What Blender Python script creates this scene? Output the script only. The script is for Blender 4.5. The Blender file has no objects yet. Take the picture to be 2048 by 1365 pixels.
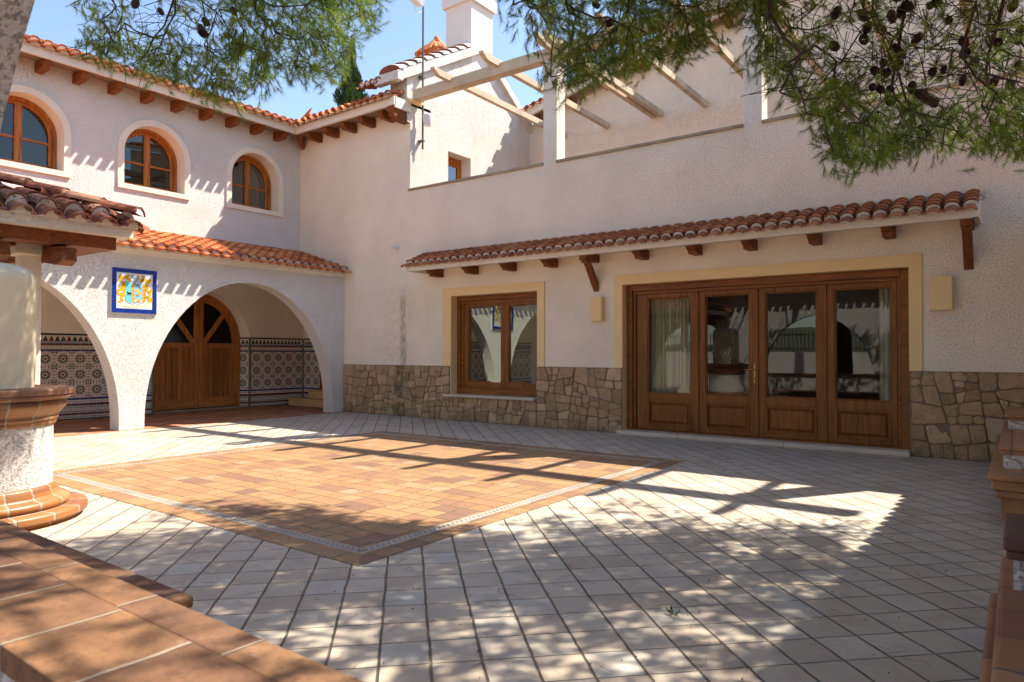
import bpy, bmesh, math, random
import numpy as np
from mathutils import Vector, Matrix
random.seed(7); np.random.seed(7)
S = bpy.context.scene
C = S.collection
R = math.radians
PI = math.pi

# ------------------------------------------------------------------ camera
cam_d = bpy.data.cameras.new('camera'); cam = bpy.data.objects.new('camera', cam_d); C.objects.link(cam)
cam.location = (13.583, -10.057, 1.30)
cam.rotation_euler = (R(90 + 0.984), R(-0.09), R(36.322))
cam_d.sensor_width = 36; cam_d.lens = 36 * 1378.7 / 2048
cam_d.clip_start = 0.05; cam_d.clip_end = 3000
cam_d.dof.use_dof = True; cam_d.dof.focus_distance = 13.0; cam_d.dof.aperture_fstop = 6.3
S.camera = cam
CAM = np.array([13.583, -10.057, 1.30]); FPX = 1378.7
_y, _p = -0.63394554, 0.01717281
_f = np.array([math.sin(_y)*math.cos(_p), math.cos(_y)*math.cos(_p), math.sin(_p)])
_r = np.array([math.cos(_y), -math.sin(_y), 0]); _u = np.cross(_r, _f)
def ray(U, V): return _f + _r*(U-1024)/FPX - _u*(V-682.5)/FPX
def proj(P):
    d = np.asarray(P, float) - CAM; z = d @ _f
    return 1024 + FPX*(d @ _r)/z, 682.5 - FPX*(d @ _u)/z, z

# ------------------------------------------------------------------ world, sun
SUN = Vector((0.38, 0.61, 1.0)).normalized()
w = bpy.data.worlds.new('World'); S.world = w; w.use_nodes = True
nt = w.node_tree; nt.nodes.clear()
sky = nt.nodes.new('ShaderNodeTexSky'); sky.sky_type = 'NISHITA'; sky.sun_disc = False
sky.sun_elevation = math.asin(SUN.z); sky.sun_rotation = math.atan2(SUN.x, SUN.y)
sky.air_density = 1.0; sky.dust_density = 0.7; sky.ozone_density = 1.8; sky.altitude = 100
bg = nt.nodes.new('ShaderNodeBackground'); bg.inputs['Strength'].default_value = 0.071
out = nt.nodes.new('ShaderNodeOutputWorld')
wm = nt.nodes.new('ShaderNodeMix'); wm.data_type = 'RGBA'; wm.blend_type = 'MULTIPLY'; wm.inputs[0].default_value = 1.0; wm.inputs[7].default_value = (.97, .93, .92, 1)
nt.links.new(sky.outputs[0], wm.inputs[6]); nt.links.new(wm.outputs[2], bg.inputs[0]); nt.links.new(bg.outputs[0], out.inputs[0])
sl = bpy.data.lights.new('sun', 'SUN'); sl.energy = 2.65; sl.angle = R(0.53); sl.color = (1.0, 0.925, 0.82)
so = bpy.data.objects.new('sun', sl); C.objects.link(so)
so.rotation_euler = (-SUN).to_track_quat('-Z', 'Y').to_euler(); so.location = (20, 20, 30)
S.view_settings.view_transform = 'Standard'; S.view_settings.look = 'None'
S.view_settings.gamma = 1.0; S.view_settings.exposure = 2.18
S.render.engine = 'CYCLES'
S.cycles.max_bounces = 12; S.cycles.diffuse_bounces = 9; S.cycles.glossy_bounces = 4; S.cycles.transparent_max_bounces = 12

# ------------------------------------------------------------------ mesh helpers
class MB:
    def __init__(s): s.v = []; s.f = []; s.m = []; s.r = []; s.smooth = []
    def add(s, vs, fs, m=0, r=None, sm=False):
        o = len(s.v); s.v.extend([tuple(x) for x in vs])
        for f in fs:
            s.f.append(tuple(i+o for i in f)); s.m.append(m); s.r.append(0.5 if r is None else r); s.smooth.append(sm)
    def box(s, x0, x1, y0, y1, z0, z1, m=0, r=None):
        v = [(x0,y0,z0),(x1,y0,z0),(x1,y1,z0),(x0,y1,z0),(x0,y0,z1),(x1,y0,z1),(x1,y1,z1),(x0,y1,z1)]
        s.add(v, [(0,3,2,1),(4,5,6,7),(0,1,5,4),(1,2,6,5),(2,3,7,6),(3,0,4,7)], m, r)
    def quad(s, a, b, c, d, m=0, r=None): s.add([a,b,c,d], [(0,1,2,3)], m, r)
    def poly(s, pts, m=0, r=None): s.add(pts, [tuple(range(len(pts)))], m, r)
    def prism(s, pts, d, m=0, r=None, sm=False, caps=True):
        """pts: closed outline (3D), extruded by vector d"""
        n = len(pts); P = [Vector(p) for p in pts]; d = Vector(d)
        s.add(P + [p+d for p in P], [(i,(i+1)%n,n+(i+1)%n,n+i) for i in range(n)], m, r, sm)
        if caps: s.poly(list(reversed(P)), m, r); s.poly([p+d for p in P], m, r)
    def lathe(s, prof, cx=0, cy=0, seg=32, m=0, a0=0, a1=2*PI, r=None, sm=True):
        full = abs(a1-a0-2*PI) < 1e-6; k = seg if full else seg+1
        vs = [(cx+rr*math.cos(a0+(a1-a0)*j/seg), cy+rr*math.sin(a0+(a1-a0)*j/seg), z) for rr, z in prof for j in range(k)]
        fs = []
        for i in range(len(prof)-1):
            for j in range(seg):
                j2 = (j+1) % k
                fs.append((i*k+j, i*k+j2, (i+1)*k+j2, (i+1)*k+j))
        s.add(vs, fs, m, r, sm)
    def tube(s, pts, rad, seg=6, m=0, r=None, cap=True):
        P = [Vector(p) for p in pts]; n = len(P)
        rs = rad if isinstance(rad, (list, tuple)) else [rad]*n
        vs = []
        for i, p in enumerate(P):
            t = (P[min(i+1, n-1)] - P[max(i-1, 0)]); t = t.normalized() if t.length > 1e-9 else Vector((0,0,1))
            a = t.cross(Vector((0,0,1)) if abs(t.z) < .9 else Vector((1,0,0))).normalized(); b = t.cross(a)
            for j in range(seg):
                q = 2*PI*j/seg; vs.append(p + (a*math.cos(q)+b*math.sin(q))*rs[i])
        fs = [(i*seg+j, i*seg+(j+1)%seg, (i+1)*seg+(j+1)%seg, (i+1)*seg+j) for i in range(n-1) for j in range(seg)]
        s.add(vs, fs, m, r, True)
        if cap and seg > 3:
            s.poly(vs[:seg][::-1], m, r); s.poly(vs[-seg:], m, r)
    def build(s, name, mats, parent=None, **tags):
        me = bpy.data.meshes.new(name); me.from_pydata([tuple(v) for v in s.v], [], s.f)
        mats = mats if isinstance(mats, (list, tuple)) else [mats]
        for q in mats: me.materials.append(q)
        me.polygons.foreach_set('material_index', s.m)
        me.polygons.foreach_set('use_smooth', s.smooth)
        at = me.attributes.new('rnd', 'FLOAT', 'FACE'); at.data.foreach_set('value', s.r)
        me.update()
        o = bpy.data.objects.new(name, me); C.objects.link(o)
        if parent is not None:
            o.parent = parent
            if parent.type == 'EMPTY': o.location = -Vector(parent.location)
        for k, v in tags.items(): o[k] = v
        return o
def thing(name, label, cat, loc=(0,0,0), group=None):
    o = bpy.data.objects.new(name, None); C.objects.link(o); o.location = loc; o.empty_display_size = .2
    o['label'] = label; o['category'] = cat
    if group: o['group'] = group
    return o
def tag(o, label, cat, group=None):
    o['label'] = label; o['category'] = cat
    if group: o['group'] = group
    return o
def bevel(o, wd=.008, seg=2):
    b = o.modifiers.new('bevel', 'BEVEL'); b.width = wd; b.segments = seg; b.limit_method = 'ANGLE'; b.angle_limit = R(35)
    return o

# ------------------------------------------------------------------ materials
class NG:
    def __init__(s, name):
        s.mat = bpy.data.materials.new(name); s.mat.use_nodes = True; s.t = s.mat.node_tree
        s.b = s.t.nodes['Principled BSDF']; s.out = s.t.nodes['Material Output']
    def n(s, typ, **kw):
        n = s.t.nodes.new(typ)
        for k, v in kw.items():
            if k.startswith('i_'):
                key = k[2:]; key = int(key) if key.isdigit() else key.replace('_', ' ')
                s.set(n.inputs[key], v)
            else: setattr(n, k, v)
        return n
    def set(s, sock, v):
        if hasattr(v, 'is_output') or isinstance(v, bpy.types.NodeSocket): s.t.links.new(v, sock)
        else:
            if isinstance(v, tuple) and len(v) == 3 and sock.type == 'RGBA': v = (*v, 1)
            sock.default_value = v
    def math(s, op, a, b=0.0, c=None, clamp=False):
        n = s.t.nodes.new('ShaderNodeMath'); n.operation = op; n.use_clamp = clamp
        s.set(n.inputs[0], a); s.set(n.inputs[1], b)
        if c is not None: s.set(n.inputs[2], c)
        return n.outputs[0]
    def obj(s): return s.n('ShaderNodeTexCoord').outputs['Object']
    def xyz(s, v=None):
        n = s.n('ShaderNodeSeparateXYZ'); s.set(n.inputs[0], v if v is not None else s.obj()); return n.outputs
    def comb(s, x, y, z=0.0):
        n = s.n('ShaderNodeCombineXYZ'); s.set(n.inputs[0], x); s.set(n.inputs[1], y); s.set(n.inputs[2], z); return n.outputs[0]
    def noise(s, scale, detail=3, rough=.5, vec=None, sc3=None, dist=0.0):
        n = s.n('ShaderNodeTexNoise'); n.inputs['Scale'].default_value = scale; n.inputs['Detail'].default_value = detail
        n.inputs['Roughness'].default_value = rough; n.inputs['Distortion'].default_value = dist
        v = vec if vec is not None else s.obj()
        if sc3:
            m = s.n('ShaderNodeMapping'); s.set(m.inputs[0], v); m.inputs['Scale'].default_value = sc3; v = m.outputs[0]
        s.set(n.inputs['Vector'], v); return n.outputs['Fac']
    def ramp(s, fac, stops):
        n = s.n('ShaderNodeValToRGB'); e = n.color_ramp.elements
        while len(e) < len(stops): e.new(.5)
        for q, (p, c) in zip(e, stops):
            q.position = p; q.color = (*c, 1) if isinstance(c, tuple) else (c, c, c, 1)
        s.set(n.inputs[0], fac); return n.outputs[0]
    def mix(s, fac, a, b, typ='MIX'):
        n = s.n('ShaderNodeMix', data_type='RGBA', blend_type=typ)
        s.set(n.inputs[0], fac); s.set(n.inputs[6], a); s.set(n.inputs[7], b); return n.outputs[2]
    def attr(s): return s.n('ShaderNodeAttribute', attribute_name='rnd').outputs['Fac']
    def sstep(s, x, a, b):
        n = s.n('ShaderNodeMapRange', interpolation_type='SMOOTHSTEP')
        s.set(n.inputs[0], x); n.inputs[1].default_value = a; n.inputs[2].default_value = b
        return n.outputs[0]
    def wnoise(s, vec): 
        n = s.n('ShaderNodeTexWhiteNoise', noise_dimensions='3D'); s.set(n.inputs[0], vec); return n.outputs[0]
    def bump(s, h, dist=.01, strength=1.0, normal=None):
        n = s.n('ShaderNodeBump'); s.set(n.inputs['Height'], h); n.inputs['Distance'].default_value = dist
        n.inputs['Strength'].default_value = strength
        if normal is not None: s.set(n.inputs['Normal'], normal)
        return n.outputs[0]
    def fin(s, col=None, rough=None, nor=None, spec=None, metal=None):
        for k, v in (('Base Color', col), ('Roughness', rough), ('Normal', nor), ('Specular IOR Level', spec), ('Metallic', metal)):
            if v is not None: s.set(s.b.inputs[k], v)
        return s.mat

def stucco(name, col=(.80,.755,.70), amp=.012, stain=None, scale=1.0):
    g = NG(name); n1 = g.noise(52*scale, 6, .78); n2 = g.noise(120*scale, 3, .7); n3 = g.noise(.8, 4, .6); n4 = g.noise(7, 3)
    n1s = g.ramp(n1, [(.35, 0.0), (.47, .85), (.75, 1.0)])
    h = g.math('ADD', g.math('MULTIPLY', n1s, 1.0), g.math('MULTIPLY', n2, .45))
    c2 = tuple(c*.87 for c in col)
    c = g.mix(g.ramp(n3, [(.35, 0.0), (.7, 1.0)]), col, (c2[0]*.995, c2[1]*.975, c2[2]*.95))
    c = g.mix(g.math('MULTIPLY', g.ramp(n4, [(.55, 0.0), (.8, 1.0)]), .25), c, tuple(x*.86 for x in col))
    if stain: c = stain(g, c)
    return g.fin(c, .92, g.bump(h, amp, 1.0), .15)

def wall_stain(g, c):
    X, Y, Z = g.xyz()
    nz = g.noise(9, 5, .7); nb = g.noise(2.2, 5, .7, sc3=(1, 1, .35))
    Xd = g.math('ADD', X, g.math('MULTIPLY', g.math('SUBTRACT', nb, .5), .25))
    # grey vertical streak under the spout
    m = g.math('SUBTRACT', 1.0, g.sstep(g.math('ABSOLUTE', g.math('SUBTRACT', Xd, 3.41)), .03, .12))
    m = g.math('MULTIPLY', m, g.math('SUBTRACT', 1.0, g.sstep(Z, 2.2, 2.75)))
    streak = g.ramp(g.noise(14, 5, .75, sc3=(2.5, 1, .35)), [(.40, 0.0), (.60, 1.0)])
    m = g.math('MULTIPLY', g.math('MULTIPLY', m, streak), .95)
    c = g.mix(m, c, (.24, .19, .13))
    m2 = g.math('SUBTRACT', 1.0, g.sstep(g.math('ABSOLUTE', g.math('SUBTRACT', Xd, 3.3)), .1, .7))
    m2 = g.math('MULTIPLY', m2, g.math('SUBTRACT', 1.0, g.sstep(Z, 2.5, 3.5)))
    c = g.mix(g.math('MULTIPLY', g.math('MULTIPLY', m2, g.ramp(nz, [(.4, 0.0), (.7, 1.0)])), .5), c, (.56, .44, .28))
    # ochre damp strip next to the arcade
    m3 = g.math('MULTIPLY', g.math('SUBTRACT', 1.0, g.sstep(Xd, 1.7, 2.5)), g.math('SUBTRACT', 1.0, g.sstep(Z, 2.2, 3.2)))
    c = g.mix(g.math('MULTIPLY', g.math('MULTIPLY', m3, g.ramp(nb, [(.35, 0.1), (.7, 1.0)])), .4), c, (.66, .54, .33))
    # hairline cracks
    v = g.n('ShaderNodeTexVoronoi', feature='DISTANCE_TO_EDGE'); v.inputs['Scale'].default_value = 1.5
    mp = g.n('ShaderNodeMapping'); mp.inputs['Scale'].default_value = (1.2, 1, .6); g.set(mp.inputs[0], g.obj())
    vd = g.n('ShaderNodeVectorMath', operation='ADD'); g.set(vd.inputs[0], mp.outputs[0])
    nn = g.n('ShaderNodeTexNoise'); nn.inputs['Scale'].default_value = 6; g.set(nn.inputs['Vector'], g.obj())
    sc = g.n('ShaderNodeVectorMath', operation='SCALE'); g.set(sc.inputs[0], nn.outputs['Color']); sc.inputs[3].default_value = .35
    g.set(vd.inputs[1], sc.outputs[0]); g.set(v.inputs['Vector'], vd.outputs[0])
    cr = g.math('SUBTRACT', 1.0, g.sstep(v.outputs['Distance'], .002, .010))
    cr = g.math('MULTIPLY', cr, g.math('SUBTRACT', 1.0, g.sstep(g.math('ABSOLUTE', g.math('SUBTRACT', X, 3.1)), .5, 1.1)))
    cr = g.math('MULTIPLY', cr, g.math('SUBTRACT', 1.0, g.sstep(Z, 2.6, 3.3)))
    return g.mix(g.math('MULTIPLY', cr, .22), c, (.45, .34, .22))
def rust_stain(g, c):
    n = g.noise(2.2, 5, .7, sc3=(1, 2.2, .35)); n2 = g.noise(12, 4, .7)
    m = g.math('MULTIPLY', g.ramp(n, [(.52, 0.0), (.72, 1.0)]), g.ramp(n2, [(.35, .3), (.65, 1.0)]))
    return g.mix(g.math('MULTIPLY', m, .6), c, (.72, .50, .30))

M = {}
M['stucco'] = stucco('stucco white', (.86,.80,.74), .017)
M['stucco_a'] = stucco('stucco courtyard wall shade tint', (.93,.80,.64), .0065, wall_stain, 1.15)  # warm cast of the shaded white wall is put into the colour
M['stucco_g'] = stucco('stucco weathered gable', (.85,.80,.74), .018, rust_stain)
M['stucco_p'] = stucco('stucco pillars shade tint', (.88,.79,.67), .006)  # white pillars; the warm tone of their shaded fronts is painted in
M['stucco_t'] = stucco('stucco terrace wall shade tint', (.82,.69,.56), .005)  # darker, warmer base colour carries the shade of the back wall
M['stucco_fine'] = stucco('stucco painted smooth', (.87,.80,.69), .003)
def plain(name, col, rough=.6, bump=.0, bs=30, var=.12, spec=.3, metal=0.0, sc3=None):
    g = NG(name); n = g.noise(bs, 4, .6, sc3=sc3); n2 = g.noise(2.5, 3)
    c = g.mix(g.ramp(n2, [(.3, 0.0), (.7, 1.0)]), tuple(x*(1-var) for x in col), tuple(min(1, x*(1+var*.6)) for x in col))
    c = g.mix(g.math('MULTIPLY', n, .3), c, tuple(x*(1-2*var) for x in col))
    return g.fin(c, rough, g.bump(n, bump, 1.0) if bump else None, spec, metal)
M['cream'] = plain('cream painted surround', (.84,.585,.28), .6, .0015, 40, .05)
M['limestone'] = plain('pale limestone surround', (.80,.68,.54), .65, .002, 35, .08)
M['travertine'] = plain('travertine', (.60,.40,.18), .35, .002, 14, .2, sc3=(1,1,5))
M['sillstone'] = plain('sill stone', (.62,.52,.40), .5, .001, 20, .12)
M['mortar'] = plain('white mortar', (.74,.70,.64), .9, .004, 40, .12)
M['coping'] = plain('weathered coping stone', (.42,.34,.23), .85, .004, 25, .3)
M['beam'] = plain('weathered painted concrete beam', (.60,.49,.35), .85, .004, 16, .24, sc3=(1,1,3))
M['chim'] = stucco('stucco chimney', (.80,.75,.70), .003)
M['soffit'] = None
M['metal'] = plain('grey metal', (.10,.10,.10), .5, 0, 20, .1, .4, .3)
M['whiteplastic'] = plain('white plastic', (.72,.72,.70), .4, 0, 20, .06)
M['brass'] = plain('aged brass', (.35,.24,.08), .35, 0, 40, .2, .5, .9)
M['black'] = plain('black iron', (.02,.02,.02), .5, 0, 20, .1)
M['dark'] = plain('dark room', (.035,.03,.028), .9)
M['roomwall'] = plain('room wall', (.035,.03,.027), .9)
M['creamgloss'] = plain('cream glaze', (.80,.71,.50), .38, .002, 5, .14, .4)
M['ground'] = plain('dry ground', (.28,.22,.14), .95, .02, 5, .3)
M['hill'] = plain('scrub hill', (.17,.17,.10), .95, .1, .3, .5)
M['mortarfill'] = plain('grey mortar', (.25,.175,.11), .95, .006, 60, .25)
M['bark'] = plain('pine bark', (.085,.055,.04), .9, .004, 60, .4)
M['cone'] = plain('pine cone', (.11,.068,.048), .8, .003, 80, .3)
M['greenglaze'] = plain('green glazed trim', (.06,.12,.03), .2, .001, 30, .3, .6)

def wood(name, base, axis, rough=.38, worn=0.0):
    g = NG(name); sc = [14, 14, 14]; sc['xyz'.index(axis)] = .9
    n = g.noise(1.6, 6, .65, sc3=tuple(sc), dist=1.2); n2 = g.noise(1.3, 3); fine = g.noise(5, 3, .6, sc3=tuple(sc)); at_ = g.attr()
    c = g.ramp(n, [(.30, tuple(x*.45 for x in base)), (.50, base), (.72, (min(1, base[0]*1.5), base[1]*1.65, base[2]*1.7))])
    c = g.mix(g.math('MULTIPLY', g.ramp(n2, [(.4, 0.0), (.7, 1.0)]), .5), c, tuple(x*.6 for x in base))
    c = g.mix(1.0, c, g.ramp(at_, [(0, .55), (.5, 1.0), (1.0, 1.0)]), 'MULTIPLY')
    if worn:
        X, Y, Z = g.xyz(); m = g.math('MULTIPLY', g.ramp(fine, [(.52, 0.0), (.70, 1.0)]), g.math('SUBTRACT', 1.0, g.sstep(Z, .2, 1.0)))
        c = g.mix(g.math('MULTIPLY', m, worn), c, (.48, .26, .12))
    return g.fin(c, rough, g.bump(n, .0015, .8), .22)
for a in 'xyz':
    M['wood_'+a] = wood('varnished dark pine along '+a, (.225,.074,.011), a)
    M['light_'+a] = wood('orange stained pine along '+a, (.42,.13,.022), a)
    M['gate_'+a] = wood('garage door pine along '+a, (.45,.165,.040), a, .5, .6)
    M['corbel_'+a] = wood('corbel wood along '+a, (.20,.062,.016), a, .55)

def tile_mat(name, base=(.54,.175,.06), dark=.0, dust=.22):
    g = NG(name); a = g.attr(); n = g.noise(9, 4, .65); n2 = g.noise(45, 3)
    b = base
    c = g.ramp(a, [(0, (b[0]*.55, b[1]*.48, b[2]*.5)), (.2, (b[0]*.85, b[1]*.75, b[2]*.75)), (.55, b), (.85, (b[0]*1.15, b[1]*1.35, b[2]*1.35)), (1, (b[0]*1.2, b[1]*1.75, b[2]*2.1))])
    c = g.mix(g.math('MULTIPLY', g.ramp(n, [(.5, 0.0), (.75, 1.0)]), .45+dark), c, (b[0]*.35, b[1]*.45, b[2]*.55))
    c = g.mix(g.math('MULTIPLY', g.ramp(n2, [(.6, 0.0), (.8, 1.0)]), dust), c, (.55, .45, .35))
    return g.fin(c, .82, g.bump(n2, .003, .7), .25)
M['tile'] = tile_mat('terracotta roof tile')
M['tile_dark'] = tile_mat('weathered roof tile', (.30,.105,.055), .25)
M['tile_canopy'] = tile_mat('canopy roof tile', (.40,.135,.05), .1, .08)

def glass(name, tint=(.92,.95,.93), ior=1.6, gt=(.95,1,.97)):
    g = NG(name); t = g.t; t.nodes.remove(g.b)
    fr = g.n('ShaderNodeFresnel'); fr.inputs[0].default_value = ior
    gl = g.n('ShaderNodeBsdfGlossy'); gl.inputs['Roughness'].default_value = 0.0; gl.inputs[0].default_value = (*gt, 1)
    tr = g.n('ShaderNodeBsdfTransparent'); tr.inputs[0].default_value = (*tint, 1)
    nb = g.bump(g.noise(2.5, 1), .0005, .6); g.set(gl.inputs['Normal'], nb)
    mx = g.n('ShaderNodeMixShader'); g.set(mx.inputs[0], fr.outputs[0]); g.set(mx.inputs[1], tr.outputs[0]); g.set(mx.inputs[2], gl.outputs[0])
    t.links.new(mx.outputs[0], g.out.inputs[0]); return g.mat
M['glass'] = glass('window glass', (.74,.77,.72), 1.6)
M['glass_strong'] = glass('coated window glass', (.40,.44,.38), 3.2, (.80,.90,.80))
M['glass_dark'] = glass('dark arched pane', (.25,.27,.28), 1.6)

def lattice_mat():
    g = NG('patterned soffit bricks'); X, Y, Z = g.xyz()
    def cell(a, b, s):
        u = g.math('SUBTRACT', g.math('FRACT', g.math('MULTIPLY', a, s)), .5); v = g.math('SUBTRACT', g.math('FRACT', g.math('MULTIPLY', b, s)), .5)
        return g.math('SQRT', g.math('ADD', g.math('MULTIPLY', u, u), g.math('MULTIPLY', v, v)))
    d = cell(X, Y, 11.0)
    m = g.math('LESS_THAN', g.math('ABSOLUTE', g.math('SUBTRACT', d, .36)), .1)
    c = g.mix(m, (.36, .25, .18), (.07, .04, .03))
    return g.fin(c, .9)
M['soffit'] = lattice_mat()

def floor_mat():
    g = NG('cream floor tiles laid diagonally'); X, Y, Z = g.xyz()
    nz = g.n('ShaderNodeTexNoise'); nz.inputs['Scale'].default_value = 9; nz.inputs['Detail'].default_value = 3; g.set(nz.inputs['Vector'], g.obj())
    sp = g.n('ShaderNodeSeparateColor'); g.set(sp.inputs[0], nz.outputs['Color'])
    x0 = g.math('SUBTRACT', X, 12.04); y0 = g.math('ADD', Y, 7.141)
    a = g.math('MULTIPLY', g.math('SUBTRACT', x0, y0), .70711/.2290); b = g.math('MULTIPLY', g.math('ADD', x0, y0), .70711/.2165)
    a = g.math('ADD', a, g.math('MULTIPLY', g.math('SUBTRACT', sp.outputs[0], .5), .055)); b = g.math('ADD', b, g.math('MULTIPLY', g.math('SUBTRACT', sp.outputs[1], .5), .055))
    fa = g.math('FLOOR', a); fb = g.math('FLOOR', b)
    # per-row offset jitter
    ea = g.math('ABSOLUTE', g.math('SUBTRACT', g.math('FRACT', g.math('ADD', a, .5)), .5)); eb = g.math('ABSOLUTE', g.math('SUBTRACT', g.math('FRACT', g.math('ADD', b, .5)), .5))
    rnd = g.wnoise(g.comb(fa, fb, 1.0)); rnd2 = g.wnoise(g.comb(fa, fb, 5.0))
    wj = g.noise(3, 2)
    ja = g.math('SUBTRACT', 1.0, g.sstep(ea, .005, .022)); jb = g.math('SUBTRACT', 1.0, g.sstep(eb, .016, .038))
    j = g.math('MAXIMUM', ja, jb)
    clouds = g.noise(5, 5, .65, vec=g.comb(g.math('ADD', X, g.math('MULTIPLY', rnd, 7.0)), g.math('ADD', Y, g.math('MULTIPLY', rnd2, 7.0)), 0.0))
    base = g.ramp(rnd, [(0, (.43,.34,.25)), (.3, (.50,.415,.31)), (.75, (.54,.46,.355)), (1, (.48,.445,.37))])
    c = g.mix(g.math('MULTIPLY', g.ramp(clouds, [(.48, 0.0), (.72, 1.0)]), .65), base, (.37,.26,.19))
    c = g.mix(g.math('MULTIPLY', g.ramp(g.noise(.9, 5, .65), [(.42, 0.0), (.75, 1.0)]), .35), c, (.30,.26,.21))
    c = g.mix(g.math('MULTIPLY', g.ramp(g.noise(60, 3), [(.62, 0.0), (.8, 1.0)]), .3), c, (.25,.2,.16))
    jc = g.mix(g.ramp(g.noise(7, 4), [(.4, 0.0), (.6, 1.0)]), (.065,.048,.03), (.16,.12,.08))
    c = g.mix(j, c, jc)
    h = g.math('ADD', g.math('MULTIPLY', g.math('SUBTRACT', 1.0, j), 1.0), g.math('MULTIPLY', g.noise(30, 3), .12))
    h = g.math('ADD', h, g.math('MULTIPLY', g.noise(4, 2), .5))
    return g.fin(c, g.math('ADD', .38, g.math('MULTIPLY', clouds, .3)), g.bump(h, .007, 1.0), .6)
M['floor'] = floor_mat()

def brick_mat(name, w_, h_, joint, stops, jc=(.42,.34,.25), ang=0, off=.5, ox=0, oy=0, rough=.6, bump=.004, plane='xy', spec=.35, split=0.0, mott=.4):
    g = NG(name); X, Y, Z = g.xyz()
    a, b = {'xy': (X, Y), 'yx': (Y, X), 'xz': (X, Z), 'yz': (Y, Z)}[plane]
    nz = g.noise(7, 3)
    jit = g.math('MULTIPLY', g.math('SUBTRACT', nz, .5), .02)
    v = g.math('DIVIDE', g.math('ADD', g.math('SUBTRACT', b, oy), jit), h_)
    fv = g.math('FLOOR', v)
    sh = g.math('MULTIPLY', g.math('MODULO', g.math('ABSOLUTE', fv), 2.0), off) if off else 0.0
    if off: sh = g.math('ADD', sh, g.math('MULTIPLY', g.wnoise(g.comb(fv, 3.0, 2.0)), .12))
    u = g.math('ADD', g.math('DIVIDE', g.math('ADD', g.math('SUBTRACT', a, ox), jit), w_), sh)
    fu = g.math('FLOOR', u)
    eu = g.math('MULTIPLY', g.math('ABSOLUTE', g.math('SUBTRACT', g.math('FRACT', g.math('ADD', u, .5)), .5)), w_)
    ev = g.math('MULTIPLY', g.math('ABSOLUTE', g.math('SUBTRACT', g.math('FRACT', g.math('ADD', v, .5)), .5)), h_)
    j = g.math('SUBTRACT', 1.0, g.sstep(g.math('MINIMUM', eu, ev), joint*.5, joint*.5+.004))
    rnd = g.wnoise(g.comb(fu, fv, 1.0))
    if split:
        sp_ = g.math('LESS_THAN', g.wnoise(g.comb(fu, fv, 7.0)), split)
        fr_ = g.math('FRACT', u); half = g.math('GREATER_THAN', fr_, .5)
        em = g.math('MULTIPLY', g.math('ABSOLUTE', g.math('SUBTRACT', fr_, .5)), w_)
        jm = g.math('MULTIPLY', sp_, g.math('SUBTRACT', 1.0, g.sstep(em, joint*.5, joint*.5+.004)))
        j = g.math('MAXIMUM', j, jm)
        rnd = g.wnoise(g.comb(g.math('ADD', fu, g.math('MULTIPLY', g.math('MULTIPLY', half, sp_), .5)), fv, 1.0))
    c = g.ramp(rnd, stops)
    cl = g.noise(6, 5, .65)
    c = g.mix(g.math('MULTIPLY', g.ramp(cl, [(.42, 0.0), (.70, 1.0)]), mott), c, tuple(x*.62 for x in stops[1][1]))
    if mott > .5:
        c = g.mix(g.math('MULTIPLY', g.ramp(g.noise(22, 5, .75), [(.50, 0.0), (.66, 1.0)]), .6), c, tuple(x*.5 for x in stops[1][1]))
        c = g.mix(g.math('MULTIPLY', g.ramp(g.noise(14, 4, .7), [(.60, 0.0), (.72, 1.0)]), .25), c, (.50,.36,.24))
    c = g.mix(g.math('MULTIPLY', g.ramp(g.noise(70, 3), [(.58, 0.0), (.75, 1.0)]), .35), c, tuple(x*.4 for x in stops[1][1]))
    c = g.mix(j, c, jc)
    h = g.math('ADD', g.math('SUBTRACT', 1.0, j), g.math('MULTIPLY', g.noise(50, 4, .6), .35))
    return g.fin(c, rough, g.bump(h, bump, 1.0), spec)
CT = [(0, (.20,.105,.07)), (.07, (.26,.14,.08)), (.2, (.325,.175,.082)), (.6, (.35,.20,.09)), (.9, (.37,.22,.10)), (1, (.37,.24,.14))]
M['carpet'] = brick_mat('terracotta carpet bricks', .392, .193, .009, CT, (.15,.10,.06), ox=5.35, oy=-7.0, rough=.6, bump=.003, split=.6, mott=.22)
M['carpet_bx'] = brick_mat('terracotta carpet border along x', .41, .40, .009, CT, (.15,.10,.06), off=0, ox=5.155, oy=-7.3, rough=.6, bump=.003)
M['carpet_by'] = brick_mat('terracotta carpet border along y', .205, .40, .009, CT, (.15,.10,.06), off=0, ox=-6.99, oy=5.0, rough=.6, bump=.003, plane='yx')
RT = [(0, (.12,.055,.035)), (.3, (.165,.078,.043)), (.6, (.21,.105,.05)), (.9, (.27,.135,.058)), (1, (.28,.15,.07))]
M['porchfloor'] = brick_mat('porch terracotta bricks', .30, .12, .006, [(0, (.22,.08,.045)), (.3, (.34,.13,.065)), (.6, (.42,.17,.08)), (.9, (.50,.24,.12)), (1, (.5,.3,.18))], (.30,.2,.13), plane='yx', rough=.6, bump=.002)
M['ledge_row'] = brick_mat('ledge terracotta slabs', .279, 2.0, .009, RT, (.30,.22,.15), off=0, ox=11.755, oy=-11, rough=.8, bump=.008, mott=.75)
M['ledge_strip'] = brick_mat('ledge terracotta nosing', .41, 2.0, .007, RT, (.30,.22,.15), off=0, ox=11.18, oy=-11, rough=.75, bump=.008, mott=.6)
M['ledge_y'] = brick_mat('terracotta seat slabs', .33, 3.0, .010, [(0,(.22,.09,.055)),(.3,(.32,.14,.075)),(.6,(.40,.18,.085)),(.9,(.45,.22,.11)),(1,(.5,.26,.13))], (.16,.12,.09), off=0, plane='yx', rough=.6, bump=.005)
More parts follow.
